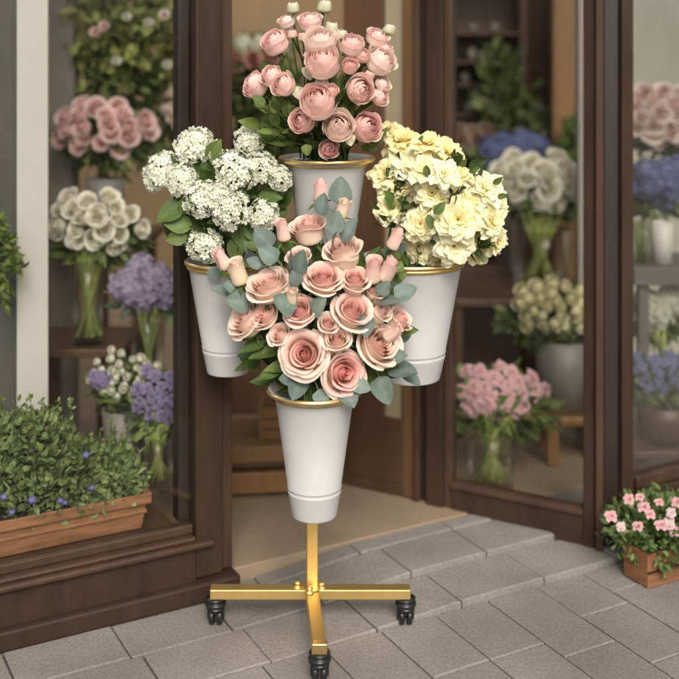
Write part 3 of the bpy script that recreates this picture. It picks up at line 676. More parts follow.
for lab, ls in sprigs:
    ft = foot_in(cB, rB, fr); t = thing('eucalyptus_sprig', lab, 'eucalyptus', ft, 'eucalyptus sprigs in the front bouquet')
    mb = MB(); st = MB(); prev = None
    P = []
    for i, (x, y, L) in enumerate(ls):
        D = dome(x, y, 322, 322, 115, 150, 2.17, 2.36) ; P.append((at(x, y, D), px(L, D)))
    mid = sum((p for p, _ in P), Vector()) / len(P); inn = mid + (ctrB - mid) * .35
    st.tube(bez(ft, ft + Vector((0, 0, .07)), inn + (ctrB - inn) * .2, inn, 8), .0018, 6, col=(.22, .24, .14))
    for p, L in P:
        o = (p - inn).normalized(); o.y *= .5; o = (o + rnd_dir(fr) * .25).normalized(); b0 = p - o * L * .5
        st.tube(bez(inn, inn + (b0 - inn) * .3 + Vector((0, 0, .004)), b0 - o * .01, b0, 6), .0012, 5, col=(.24, .26, .15))
        nv = ((CAMP - p).normalized() * .8 + rnd_dir(fr) * .6 + Vector((0, 0, .3))).normalized()
        leaf(mb, b0, o, nv.cross(o).cross(o) * -1 if False else nv, L, L * fr.uniform(.72, .9), EUC, fold=.12, bend=fr.uniform(.05, .45), r_=fr, tip=0, nv=8)
    st.build('stem', M['leaf'], t, True); mb.build('leaves', M['leaf'], t, True)
# deep green foliage filling the front bouquet
t = thing('foliage', 'dark green leaves filling the gaps between the peach roses', 'foliage', cB + Vector((0, 0, -.05)))
mb = MB()
for i in range(150):
    x, y = cg(322, 38), cg(325, 36); D = dome(x, y, 322, 322, 110, 120, 2.30, 2.38); p = at(x, y, D)
    o = ((p - at(320, 380, 2.30)).normalized() + rnd_dir(fr) * .7).normalized()
    leaf(mb, p, o, (CAMP - p).normalized() + rnd_dir(fr) * .8, px(fr.uniform(18, 30), D), px(fr.uniform(11, 16), D), mixc(LEAFD, LEAFM, fr.random()), r_=fr, bend=fr.uniform(0, .6))
for i in range(46):
    x, y = cg(322, 46), cg(318, 42); D = dome(x, y, 322, 322, 110, 125, 2.235, 2.34) + .02; p = at(x, y, D)
    o = ((p - at(320, 360, 2.30)).normalized() + rnd_dir(fr) * .8).normalized()
    leaf(mb, p, o, (CAMP - p).normalized() + rnd_dir(fr) * .9, px(fr.uniform(15, 25), D), px(fr.uniform(9, 15), D), EUC if fr.random() < .45 else mixc(LEAFM, LEAFY, fr.random()), r_=fr, bend=fr.uniform(0, .7), tip=0 if fr.random() < .4 else 1)
for (x, y, ax) in ((262, 352, -1), (252, 345, -1), (278, 366, -1), (272, 350, -.6), (385, 372, .6), (372, 378, .3), (392, 362, 1), (270, 372, -.8), (247, 333, -1)):
    D = 2.25; p = at(x, y, D); o = Vector((ax, -.3, -.25 + .3 * fr.random())).normalized(); L = px(30, D)
    leaf(mb, p - o * L * .5, o, Vector((0, -.7, .7)), L, L * .5, mixc(LEAFM, LEAFY, .4 * fr.random()), r_=fr, bend=.5)
for i in range(26):
    ft = foot_in(cB, rB, fr); tp = at(cg(318, 26), cg(352, 14), fr.uniform(2.2, 2.34)); mb.tube(bez(ft, ft + Vector((0, 0, .06)), tp - Vector((0, 0, .03)), tp, 6), .0022, 6, col=STEM)
mb.build('leaves', M['leaf'], t, True)

# pink ranunculus, top bucket
RP = ((.92, .53, .48), (.95, .64, .59), (.97, .75, .69), (.96, .83, .70)); RP2 = ((.90, .47, .43), (.93, .58, .54), (.96, .69, .64), (.95, .78, .66)); RP3 = ((.93, .59, .53), (.96, .71, .65), (.98, .82, .75), (.97, .88, .74))
RAN = [rose_mesh('ranunculus_bloom', 71 + i, 'ranunculus', [RP, RP2, RP3][i % 3]) for i in range(7)]
RBUD = rose_mesh('ranunculus_bud_bloom', 91, 'ranbud', ((.62, .60, .36), (.70, .68, .46), (.74, .70, .54), (.40, .46, .20)))
RPB = rose_mesh('ranunculus_bud_bloom', 93, 'ranbud', ((.66, .30, .26), (.74, .42, .38), (.80, .55, .48), (.66, .58, .36)))
ctrT = at(325, 100, 2.45)
rans = [
 (277, 46, 33, 0, 'cupped pink ranunculus at the upper left of the top bouquet', (-.4, .4)),
 (310, 25, 28, 1, 'rounded pink ranunculus near the top, just under the white buds', (0, .6)),
 (287, 24, 20, 2, 'small pink ranunculus below the top left white bud', (-.3, .5)),
 (320, 46, 38, 0, 'large pink ranunculus behind the biggest upper middle bloom', (0, .5)),
 (322, 65, 42, 3, 'biggest pink ranunculus in the upper middle of the top bouquet', (-.05, .2)),
 (259, 87, 33, 1, 'pink ranunculus leaning out farthest left, seen from the side', (-.9, .1)),
 (285, 86, 29, 2, 'pale pink ranunculus right beside the farthest left bloom', (-.3, -.05)),
 (273, 78, 26, 3, 'partly hidden pink ranunculus behind the two left blooms', (-.4, .4)),
 (351, 48, 30, 2, 'pale pink ranunculus right of the upper middle pair', (.1, .5)),
 (350, 67, 20, 1, 'small pink ranunculus half tucked under the pale one', (0, -.1)),
 (361, 57, 20, 0, 'small round pink ranunculus in the middle of the right group', (.2, .2)),
 (376, 41, 27, 1, 'pink ranunculus at the top right, under the right white bud', (.3, .6)),
 (378, 64, 37, 2, 'large pale pink ranunculus at the right edge of the top bouquet', (.4, .1)),
 (382, 52, 24, 3, 'pink ranunculus behind the large one at the right edge', (.6, .5)),
 (359, 90, 34, 1, 'dusky pink ranunculus facing down below the right group', (.1, -.5)),
 (381, 85, 19, 2, 'small pale ranunculus at the right edge, halfway down', (.6, 0)),
 (378, 97, 22, 0, 'pink ranunculus at the lower right edge of the top bouquet', (.5, -.3)),
 (318, 104, 44, 0, 'wide open pink ranunculus in the middle of the top bouquet', (-.05, .25)),
 (304, 121, 31, 1, 'pink ranunculus tucked under the wide open middle one', (-.3, -.1)),
 (338, 128, 36, 3, 'pink ranunculus low above the rim, left one of the low pair', (-.1, .1)),
 (365, 128, 36, 0, 'round pink ranunculus low above the rim, right one of the low pair', (.1, .05)),
 (329, 149, 24, 1, 'small dusky ranunculus lowest of all, just above the gold rim', (0, 0)),
 (331, 92, 17, 2, 'tiny pink ranunculus just above the wide open middle one', (.2, .4)),
]
for x, y, dm, mi_, lab, ov in rans:
    D = dome(x, y, 322, 85, 85, 100, 2.27, 2.47); p = at(x, y, D)
    flower('ranunculus', lab, 'ranunculus', 'pink ranunculus in the top bucket', p, face(p, ctrT, .75, .42, .5, ov), px(dm, D) * .53, RAN[(mi_ + x) % 7], foot_in(cT, rT, fr), fr, 1, LEAFM, .038, .0022, leafw=.38)
for x, y, dm, me, lab, ov in [
 (293, 11, 16, RBUD, 'greenish white bud at the top left of the top bouquet', (0, 1)), (324, 10, 18, RBUD, 'greenish white bud at the very top middle', (.2, 1)),
 (331, 31, 17, RBUD, 'cream bud behind the top middle, left one of a close pair', (.1, .8)), (341, 37, 14, RBUD, 'cream bud behind the top middle, right one of a close pair', (.2, .8)),
 (388, 32, 15, RBUD, 'greenish white bud at the top right of the top bouquet', (.5, .9)), (303, 39, 12, RPB, 'pale bud between the upper left blooms', (0, .6)),
 (292, 36, 12, RPB, 'pale pink bud hidden under the small upper left bloom', (0, .5)), (368, 77, 13, RPB, 'pale pink bud among the right hand blooms', (.3, .2))]:
    D = dome(x, y, 322, 85, 95, 110, 2.29, 2.43); p = at(x, y, D)
    flower('ranunculus_bud', lab, 'flower bud', 'ranunculus buds in the top bucket', p, face(p, ctrT, .3, .15, .5, ov), px(dm, D) * .5, me, foot_in(cT, rT, fr), fr, 0, LEAFM, .03, .0018)
t = thing('foliage', 'green stems and feathery leaves under the pink ranunculus', 'foliage', cT + Vector((0, 0, -.05))); mb = MB()
for i in range(110):
    x, y = cg(322, 30), cg(112, 22); D = dome(x, y, 322, 100, 80, 90, 2.33, 2.45); p = at(x, y, D)
    o = ((p - at(326, 165, 2.42)).normalized() + rnd_dir(fr) * .45).normalized()
    leaf(mb, p, o, (CAMP - p).normalized() + rnd_dir(fr) * .8, px(fr.uniform(16, 30), D), px(fr.uniform(6, 12), D), mixc(LEAFM, LEAFY, fr.random() * .7), r_=fr, bend=fr.uniform(0, .6))
for i in range(30):                         # big lobed leaves fanning to the left
    k = i / 29; tx, ty = 258 + 40 * fr.random(), 98 + 50 * k * fr.random() + 6; D = fr.uniform(2.29, 2.41)
    f0, tp = at(fr.uniform(300, 318), 158, 2.42), at(tx, ty, D); pts = bez(f0, f0 + Vector((0, 0, .04)), tp + (f0 - tp) * .4, tp, 6); mb.tube(pts, .0014, 5, col=LEAFM)
    for q in range(2):
        i0 = fr.randint(3, 6); o = ((tp - f0).normalized() + rnd_dir(fr) * .4); leaf(mb, pts[i0], o, (CAMP - tp).normalized() + rnd_dir(fr) * .5, px(fr.uniform(16, 26), D), px(fr.uniform(7, 13), D), mixc(LEAFM, LEAFY, fr.random() * .8), r_=fr, bend=.3)
for (x, y, s_) in ((308, 73, 16), (321, 84, 15), (349, 140, 13), (297, 93, 14), (306, 150, 12)):      # pale rounded bracts
    p = at(x, y, 2.29); leaf(mb, p + Vector((0, 0, px(s_, 2.29) * .5)), Vector((.15, -.2, -1)), Vector((0, -1, 0)), px(s_, 2.29), px(s_ * .9, 2.29), (.62, .60, .42) if y != 150 else LEAFY, r_=fr, tip=0, bend=.2)
for i in range(40):
    ft = foot_in(cT, rT, fr); tp = at(cg(324, 26), fr.uniform(70, 130), fr.uniform(2.33, 2.46)); mb.tube(bez(ft, ft + Vector((0, 0, .06)), tp - Vector((0, 0, .04)), tp, 6), .002, 6, col=STEM)
mb.build('leaves', M['leaf'], t, True)

# white clusters, left bucket
VIB = [cluster_mesh('white_cluster', 101 + i, (.92, .92, .84), (.66, .70, .40), 105, .21) for i in range(3)]
ctrL = at(232, 215, 2.47)
for x, y, wd, hg, lab, ov in [
 (193, 142, 40, 44, 'white lacy cluster rising at the top left of the left bucket', (-.2, .5)), (157, 169, 42, 38, 'white lacy cluster farthest left', (-.6, .2)),
 (180, 178, 34, 34, 'white lacy cluster just right of the farthest left one', (-.2, 0)), (250, 136, 38, 24, 'flat white cluster at the top, closest to the pink flowers', (.1, .7)),
 (236, 167, 46, 40, 'large white cluster at the upper middle of the left bucket', (0, .2)), (262, 164, 32, 36, 'white cluster behind the large upper middle one', (.3, .4)),
 (281, 176, 22, 32, 'narrow white cluster touching the top white bucket', (.5, .2)), (200, 197, 38, 36, 'white cluster left of the middle, above the lowest one', (-.3, .1)),
 (231, 208, 40, 40, 'white cluster in the centre of the left bouquet', (0, 0)), (266, 214, 34, 32, 'white cluster low on the right, next to the peach roses', (.3, .1)),
 (201, 244, 40, 34, 'lowest white cluster, resting over the left bucket rim', (-.3, -.1)), (218, 192, 26, 26, 'small white cluster wedged between the two middle clusters', (0, .1))]:
    D = dome(x, y, 228, 195, 85, 85, 2.32, 2.50); p = at(x, y, D)
    flower('white_flower_cluster', lab, 'flower cluster', 'white clusters in the left bucket', p, face(p, ctrL, .7, .6, .25, ov), px((wd + hg) / 2, D) * .48, VIB[fr.randrange(3)], foot_in(cL, rL, fr), fr, 2, LEAFM, .055, .0024, calyx=False, leafw=.6, drop=.3)
t = thing('foliage', 'broad dark green leaves between the white clusters', 'foliage', cL + Vector((0, 0, -.05))); mb = MB()
for i in range(120):
    x, y = cg(228, 28), cg(212, 26); D = dome(x, y, 230, 200, 90, 90, 2.38, 2.52); p = at(x, y, D)
    o = ((p - at(230, 262, 2.46)).normalized() + rnd_dir(fr) * .6).normalized()
    leaf(mb, p, o, (CAMP - p).normalized() + rnd_dir(fr) * .7, px(fr.uniform(20, 34), D), px(fr.uniform(14, 24), D), mixc(LEAFD, LEAFM, fr.random()), r_=fr, bend=fr.uniform(0, .6))
for (x, y, ax, az, L) in ((214, 150, .5, .7, 26), (221, 160, .4, -.6, 30), (170, 212, -.6, -.3, 34), (178, 224, -.8, .1, 30), (186, 206, -.5, -.5, 26), (176, 238, -.8, -.1, 24), (243, 236, .2, -.9, 34), (256, 232, .5, -.6, 32), (270, 196, .7, 0, 26), (236, 250, 0, -.8, 28), (262, 246, .5, -.6, 28)):
    D = 2.36; p = at(x, y, D); o = Vector((ax, -.2, az)).normalized(); L = px(L, D)
    leaf(mb, p - o * L * .5, o, Vector((.1, -.9, .3)) + rnd_dir(fr) * .3, L, L * .68, mixc(LEAFM, LEAFY, .6 * fr.random()), r_=fr, bend=.3)
mb.build('leaves', M['leaf'], t, True)

# ruffled yellow flowers, right bucket
YEL = [frill_mesh('ruffled_bloom', 121 + i, *[((.93, .76, .28), (.96, .93, .67)), ((.94, .82, .38), (.97, .95, .75)), ((.92, .70, .20), (.96, .91, .59))][i % 3]) for i in range(5)]
ctrR = at(425, 215, 2.50)
for x, y, dm, lab, ov in [
 (387, 128, 38, 'yellow ruffled flower highest at the left, beside the pink ranunculus', (-.2, .7)), (402, 138, 42, 'yellow ruffled flower at the top, right of the highest one', (0, .5)),
 (383, 172, 42, 'yellow ruffled flower at the left edge, next to the top white bucket', (-.5, .1)), (409, 163, 38, 'yellow ruffled flower with golden centre below the top pair', (-.1, .1)),
 (428, 141, 38, 'yellow ruffled flower on the upper slope with a green sepal', (.1, .6)), (448, 150, 42, 'cream yellow flower at the upper right slope', (.3, .5)),
 (456, 174, 40, 'cream yellow flower in the upper middle right', (.1, .1)), (432, 192, 44, 'yellow ruffled flower in the centre, above the green leaf', (-.1, .1)),
 (487, 187, 50, 'big pale yellow flower at the right shoulder', (.4, .3)), (391, 206, 46, 'pale yellow flower at the left, halfway down', (-.4, 0)),
 (420, 224, 40, 'yellow flower left of the bright cream one, halfway down', (-.1, -.1)), (459, 219, 52, 'bright cream flower largest in the middle of the lower half', (0, 0)),
 (494, 221, 42, 'yellow flower at the right edge, halfway down', (.5, 0)), (418, 247, 44, 'deep yellow flower low at the left above the gold rim', (-.2, -.2)),
 (455, 247, 48, 'cream flower low in the middle above the gold rim', (0, -.2)), (481, 252, 36, 'small yellow flower low at the right above the rim', (.3, -.3)),
 (499, 241, 36, 'yellow flower lowest at the right edge, overhanging the rim', (.6, -.3)), (471, 201, 34, 'yellow flower wedged between the bright cream one and the right shoulder', (.2, .1)),
 (500, 203, 32, 'small yellow flower at the right edge below the shoulder', (.7, .2)), (424, 168, 36, 'yellow flower filling the middle between the top slope and the centre bloom', (0, .3)), (445, 172, 34, 'pale yellow flower tucked left of the upper middle right one', (0, .3)), (436, 232, 34, 'pale yellow flower tucked between the bright cream one and the left blooms', (0, 0)), (478, 232, 32, 'pale yellow flower tucked right of the bright cream one', (.3, 0)), (402, 184, 34, 'yellow flower wedged between the left edge blooms', (-.2, 0)), (440, 262, 32, 'small deep yellow flower touching the gold rim of the right bucket', (0, -.4)), (400, 262, 28, 'yellow flower half hidden behind the pink rosebud', (-.3, -.2))]:
    D = dome(x, y, 440, 200, 85, 85, 2.29, 2.50) + fr.uniform(-.03, .04); p = at(x, y, D)
    flower('ruffled_flower', lab, 'flower', 'ruffled yellow flowers in the right bucket', p, face(p, ctrR, .75, .6, .2, ov), px(dm, D) * fr.uniform(.49, .57), YEL[fr.randrange(5)], foot_in(cR, rR, fr), fr, 0, LEAFM, .03, .0022, calyx=False, drop=.2)
t = thing('foliage', 'small green leaves and buds among the ruffled yellow flowers', 'foliage', cR + Vector((0, 0, -.05))); mb = MB()
for i in range(120):
    x, y = cg(436, 25), cg(206, 27); D = dome(x, y, 440, 200, 85, 85, 2.34, 2.52); p = at(x, y, D)
    o = ((p - ctrR).normalized() + rnd_dir(fr) * .5).normalized(); leaf(mb, p, o, rnd_dir(fr), px(fr.uniform(14, 22), D), px(fr.uniform(7, 12), D), mixc(LEAFD, LEAFM, fr.random()), r_=fr, bend=.4)
for (x, y, ax, az, L) in ((440, 208, .5, .7, 18), (427, 172, .2, -.9, 14), (463, 163, .8, .3, 12), (474, 170, .6, .5, 12), (498, 181, .9, .6, 13), (503, 196, .9, 0, 12), (421, 139, .3, .7, 9), (375, 224, -.8, .3, 16), (374, 206, -.7, .5, 14), (456, 199, .3, -.9, 14), (393, 258, .9, .3, 18), (489, 237, .5, -.5, 10), (430, 222, .3, -.9, 16)):
    D = dome(x, y, 440, 200, 85, 85, 2.27, 2.48); p = at(x, y, D); o = Vector((ax, -.25, az)) + rnd_dir(fr) * .25; o = o.normalized(); L = px(L, D)
    leaf(mb, p - o * L * .5, o, Vector((0, -.7, .3)) + rnd_dir(fr) * .8, L, L * .55, mixc(LEAFM, LEAFY, .6 * fr.random()), r_=fr, bend=.4)
mb.build('leaves', M['leaf'], t, True)

# ------------------------------------------------------------------ planters outside and in the window
t = thing('planter', 'long terracotta planter overflowing with green leaves in the left window', 'planter', FA.p(-.55, .13, .162))
a0, a1, d0, d1 = -.98, -.205, .064, .20
def trough(fr_, a0, a1, d0, d1, z0, z1, fl, th, mname, t, lip=True):
    b = MB(); p = lambda a, d, z: fr_.p(a, d, z)
    B = [p(a0, d0, z0), p(a1, d0, z0), p(a1, d1, z0), p(a0, d1, z0)]; T = [p(a0 - fl, d0 - fl, z1), p(a1 + fl, d0 - fl, z1), p(a1 + fl, d1 + fl, z1), p(a0 - fl, d1 + fl, z1)]
    TI = [p(a0 - fl + th, d0 - fl + th, z1), p(a1 + fl - th, d0 - fl + th, z1), p(a1 + fl - th, d1 + fl - th, z1), p(a0 - fl + th, d1 + fl - th, z1)]
    BI = [p(a0 + th, d0 + th, z0 + .02), p(a1 - th, d0 + th, z0 + .02), p(a1 - th, d1 - th, z0 + .02), p(a0 + th, d1 - th, z0 + .02)]
    vs = B + T + TI + BI; fs = [(3, 2, 1, 0), (12, 13, 14, 15)]
    for r_ in range(3):
        for k in range(4):
            k2 = (k + 1) % 4; fs.append((r_ * 4 + k, r_ * 4 + k2, r_ * 4 + 4 + k2, r_ * 4 + 4 + k))
    b.add(vs, fs); b.build('trough', M[mname], t, bevel=.003)
    if lip:
        b = MB(); e = .006; zz = z1 - .022
        for (x0, x1, y0, y1) in ((a0 - fl - e, a1 + fl + e, d0 - fl - e, d0 - fl), (a0 - fl - e, a1 + fl + e, d1 + fl, d1 + fl + e), (a0 - fl - e, a0 - fl, d0 - fl, d1 + fl), (a1 + fl, a1 + fl + e, d0 - fl, d1 + fl)):
            b.fbox(fr_, x0, x1, y0, y1, zz, z1 + .003)
        b.build('lip', M[mname], t, bevel=.003)
        b = MB(); zr = z0 + (z1 - z0) * .45; o = fl * .45; b.fbox(fr_, a0 - o - .004, a1 + o + .004, d0 - o - .004, d0 - o + .003, zr, zr + .008); b.build('rib', M[mname], t, bevel=.002)
    b = MB(); b.fbox(fr_, a0 + th, a1 - th, d0 + th, d1 - th, z0 + .021, z1 - .012); b.build('soil', M['soil'], t)
trough(FA, a0, a1, d0, d1, .162, .245, .012, .008, 'terracotta', t)
BL = random.Random(5)
SMALL = frill_mesh('small_bloom', 141, (.3, .27, .45), (.10, .09, .32), [(5, 1, .5, .2, .3)])
def small_bloom(name, label, cat, group, p, s, me, parent=None):
    o = link(name, me); q = ((CAMP - p).normalized() + Vector((0, 0, .7)) + rnd_dir(BL) * .4).normalized().to_track_quat('Z', 'Y')
    o.matrix_basis = Matrix.Translation(p) @ q.to_matrix().to_4x4() @ Matrix.Diagonal((s, s, s, 1))
    if parent is not None: o.parent = parent; o.matrix_parent_inverse = parent.matrix_basis.inverted()
    else: tag(o, label, cat, group)
    return o
def plant(label, c, rad, n, L, W, col, foot, cat='plant', spikes=0, parts=(), fill=.35, seed=1):
    r_ = random.Random(seed); t = thing('leafy_plant', label, cat, foot); mb = MB()
    bush(mb, c, rad, n, L, W, col, r_, fill=fill, lo=-.95)
    for i in range(14):
        d = rnd_dir(r_); tp = c + Vector((d.x * rad[0], d.y * rad[1], abs(d.z) * rad[2])) * .8; mb.tube(bez(foot, foot + Vector((0, 0, .03)), tp - Vector((0, 0, .02)), tp, 5), .0016, 5, col=STEM)
    for i in range(spikes):
        d = Vector((r_.uniform(-.9, .9), r_.uniform(-.6, .6), 0)); b0 = c + Vector((d.x * rad[0], d.y * rad[1], rad[2] * .5)); tp = b0 + Vector((r_.uniform(-.02, .02), r_.uniform(-.02, .02), r_.uniform(.03, .075)))
        pts = bez(b0, b0 + Vector((0, 0, .02)), tp - Vector((0, 0, .02)), tp, 6); mb.tube(pts, .0011, 5, col=LEAFM)
        for q in pts[1:]:
            for k in range(3): leaf(mb, q, rnd_dir(r_) + Vector((0, 0, .4)), rnd_dir(r_), L * .65, W * .6, mixc(col, LEAFY, .5), r_=r_, nv=4)
    mb.build('leaves', M['leaf'], t, True)
    for p, s, me in parts: small_bloom('flower', None, None, None, p, s, me, t)
    return t
PL = (.165, .225, .09)
def fap(x, y, d): # point on the plane d behind the shop front seen at x, y
    k = (x - 339.5) / F; # (ox+ux*a+nx*d) = k*(oy+uy*a+ny*d)
    o = FA.o + FA.n * d; a_ = (k * o.y - o.x) / (FA.u.x - k * FA.u.y); D = o.y + FA.u.y * a_; return at(x, y, D)
for i, (x, y, rx_, rz_, lab, sp) in enumerate([(-30, 460, .125, .125, 'bushy plant at the far left end of the terracotta planter, cut by the edge', 12), (26, 455, .115, .13, 'tallest bushy plant in the terracotta planter, in front of the white post', 16),
        (72, 474, .10, .10, 'green plant with pale shoots in the middle of the terracotta planter', 12), (113, 478, .075, .085, 'smaller leafy plant at the right end of the terracotta planter', 8)]):
    c = fap(x, y + 7, .120); ft = fap(x, 505, .13); ft.z = .235
    prts = []
    for (fx, fy) in {1: [(32, 500), (12, 512)], 2: [(60, 501), (64, 503), (86, 455)], 0: [(4, 497)], 3: [(92, 488)]}[i]: prts.append((fap(fx, fy, .034), BL.uniform(.008, .0105), SMALL))
    plant(lab, c, (rx_, .085, rz_), [1300, 1900, 1600, 1000][i], .019, .0115, PL, ft, spikes=sp, parts=prts, seed=60 + i, fill=.45)
# trailing fringe is part of each plant; branch of another plant at the left edge
t = thing('leafy_plant', 'green leafy branch hanging at the left edge in front of the grey panel', 'plant', at(-6, 215, 2.60)); mb = MB(); r_ = random.Random(8)
for (x0, y0, x1, y1) in ((-10, 225, 15, 262), (-10, 235, 9, 285), (-8, 250, 20, 268), (-12, 215, 8, 240), (-12, 260, 6, 305)):
    p, q = at(x0, y0, 2.60), at(x1, y1, 2.58); pts = bez(p, p + Vector((.01, 0, .01)), q + Vector((-.02, 0, .03)), q, 8); mb.tube(pts, .0014, 5, col=STEM)
    for k in pts[1:]:
        for _ in range(5): leaf(mb, k, rnd_dir(r_) + Vector((.3, 0, -.2)), rnd_dir(r_), .032, .013, LEAFY if r_.random() < .5 else LEAFM, r_=r_, nv=4)
mb.tube([at(-10, 215, 2.60), at(-14, 100, 2.62), at(-16, -60, 2.62)], .003, 6, col=STEM); mb.build('branch', M['leaf'], t, True)

# small wooden planter outside at right
q0 = at(648, 587, 2.575); BX = Frame((q0.x, q0.y), 28)
t = thing('planter', 'small wooden box planter on the pavement beside the corner post', 'planter', (q0.x, q0.y, 0)); gz = hgt(*FA.inv(q0)) + .002
trough(BX, .003, .26, .003, .085, gz, gz + .080, .002, .009, 'boxwood', t, lip=False)
b = MB(); b.fbox(BX, .0, .263, -.004, .0005, gz + .038, gz + .041); b.build('board_gap', M['dark'], t)
PINKF = frill_mesh('small_pink_bloom', 151, (.75, .42, .42), (.74, .46, .48), [(6, 1, .42, .15, .3), (5, .7, .35, .8, .4), (4, .4, .3, 1.2, .3)]); PINKP = frill_mesh('small_pale_bloom', 152, (.70, .52, .50), (.72, .58, .60), [(6, 1, .42, .15, .3), (5, .7, .35, .8, .4)])
r_ = random.Random(4); prts = []
for (x, y, s) in ((644, 507, 7), (611, 516, 7), (629, 499, 6), (650, 514, 6), (638, 526, 6), (661, 525, 7), (669, 524, 8), (671, 513, 6), (621, 527, 6), (640, 497, 5), (659, 502, 5), (674, 531, 6), (677, 502, 6)): prts.append((at(x, y, 2.56), px(s, 2.56), PINKF if r_.random() < .6 else PINKP))
c = BX.p(.085, .035, gz + .112)
plant('bushy green plant with small pink flowers in the wooden box', c, (.15, .10, .088), 1500, .020, .012, (.09, .15, .045), BX.p(.1, .045, gz + .07), spikes=0, parts=prts, seed=77, fill=.4)

# ------------------------------------------------------------------ display bouquets (behind the glass)
LOWROSE = {}
def bg_mesh(kind, key, *pal):
    if key in LOWROSE: return LOWROSE[key]
    if kind == 'rose': me = rose_mesh(key, 200 + len(LOWROSE), 'half', pal, 5)
    elif kind == 'ran': me = rose_mesh(key, 200 + len(LOWROSE), 'ranunculus', pal, 4)
    elif kind == 'cluster': me = cluster_mesh(key, 200 + len(LOWROSE), *pal, n=70, floret=.24)
    else: me = frill_mesh(key, 200 + len(LOWROSE), *pal)
    LOWROSE[key] = me; return me
DR = random.Random(17)
def vase(label, c, z0, z1, r0, r1, m='vase', stems=0, name='glass_vase', cat='vase'):
    t = thing(name, label, cat, (c.x, c.y, z0)); b = MB(); h = z1 - z0
    b.lathe([(.0005, z0), (r0, z0), (r0 + (r1 - r0) * .5, z0 + h * .5), (r1, z1), (r1 - .004, z1), (r0 - .004, z0 + .01), (.0005, z0 + .01)], (c.x, c.y, 0), 28); b.build('body', M[m], t, True)
    if m != 'vase': b = MB(); b.lathe([(r1 - .004, z1 - .02), (.0005, z1 - .016)], (c.x, c.y, 0), 20); b.build('soil', M['soil'], t)
    if stems:
        s_ = tag(bpy.data.objects.new('flower_stems', None), 'green flower stems standing in the ' + label, 'stems'); bpy.data.objects.remove(s_)
    return t
def display(cx, cy, wd, hg, D, n, dm, me, lab, cat, name, group, base, fol=160, follen=.04, folcol=(.085, .13, .035), depth=.7, stems=(0, 0), folspread=1.1, faces=.5, pts=None, follab=None):
    """n blooms spread over a dome, foliage under it, stems down to base (a point)"""
    c = at(cx, cy, D); rx_, rz_ = px(wd / 2, D), px(hg / 2, D)
    if not pts: n = int(n * 1.35); dm *= .88
    for i in range(n):
        if pts: x, y = pts[i]; u_, v_ = (x - cx) / (wd / 2), (cy - y) / (hg / 2)
        else:
            g = i * 2.39996 + .5; k = math.sqrt((i + .5) / n); u_, v_ = k * math.cos(g) + DR.uniform(-.07, .07), k * math.sin(g) + DR.uniform(-.08, .08)
        k2 = min(1, math.hypot(u_, v_)); p = c + Vector((u_ * rx_, -depth * rx_ * math.sqrt(max(0, 1 - k2 * k2)) * .6, v_ * rz_))
        o = link(name, me); d = (Vector((u_ * .8, -.8, v_ * .6 + .25)) + rnd_dir(DR) * .25).normalized(); s = px(dm / 2, D) * DR.uniform(.85, 1.15)
        o.matrix_basis = Matrix.Translation(p - d * s * .3) @ (d.to_track_quat('Z', 'Y') @ Euler((0, 0, DR.uniform(0, 6))).to_quaternion()).to_matrix().to_4x4() @ Matrix.Diagonal((s, s, s, 1))
        tag(o, lab, cat, group)
    t = thing('foliage', follab or ('green leaves and stems under the ' + group), 'foliage', base); mb = MB()
    bush(mb, c + Vector((0, .03, -rz_ * .7)), (rx_ * folspread, rx_ * .6, rz_ * 1.05), int(fol * 1.8), follen, follen * .42, folcol, DR, fill=.3)
    for i in range(stems[0]):
        g = DR.uniform(0, 6.28); k = stems[1] * math.sqrt(DR.random()); ft = base + Vector((k * math.cos(g), k * math.sin(g), .012)); tp = c + Vector((DR.uniform(-.6, .6) * rx_, DR.uniform(-.3, .2) * rx_, -rz_ * .3))
        g2 = g + 2.6; ne = base + Vector((k * math.cos(g2), k * math.sin(g2), (tp.z - base.z) * .55)); mb.tube(bez(ft, ft + (ne - ft) * .5, ne, tp, 8), .0042, 6, col=mixc((.26, .34, .08), (.50, .55, .20), DR.random()))
    mb.build('leaves', M['leaf'], t, True)
PK = bg_mesh('rose', 'display_pink_rose', (.84, .42, .40), (.90, .60, .58), (.94, .74, .71), (.9, .75, .65))
CRM = bg_mesh('rose', 'display_cream_rose', (.88, .82, .56), (.92, .89, .74), (.95, .93, .84), (.88, .88, .68))
PINKC = bg_mesh('frill', 'display_pink_carnation', (.70, .36, .40), (.84, .60, .62)); PYEL = bg_mesh('ran', 'display_yellow_rose', (.86, .74, .30), (.88, .82, .50), (.90, .87, .64), (.7, .7, .4))
LILAC = bg_mesh('cluster', 'display_lilac_head', (.46, .39, .56), (.56, .50, .60)); PURP = bg_mesh('frill', 'display_purple_bloom', (.25, .20, .33), (.34, .29, .46))
BLUE = bg_mesh('cluster', 'display_blue_head', (.21, .235, .46), (.29, .315, .52)); WHYD = bg_mesh('cluster', 'display_white_head', (.74, .73, .62), (.66, .68, .48)); DAISY = bg_mesh('ran', 'display_daisy', (.80, .78, .50), (.86, .85, .72), (.90, .89, .80), (.7, .7, .5))
BLUES = bg_mesh('frill', 'display_blue_aster', (.28, .29, .44), (.22, .24, .46)); PKPALE = bg_mesh('rose', 'display_blush_rose', (.88, .60, .53), (.92, .72, .66), (.95, .83, .77), (.9, .8, .7))

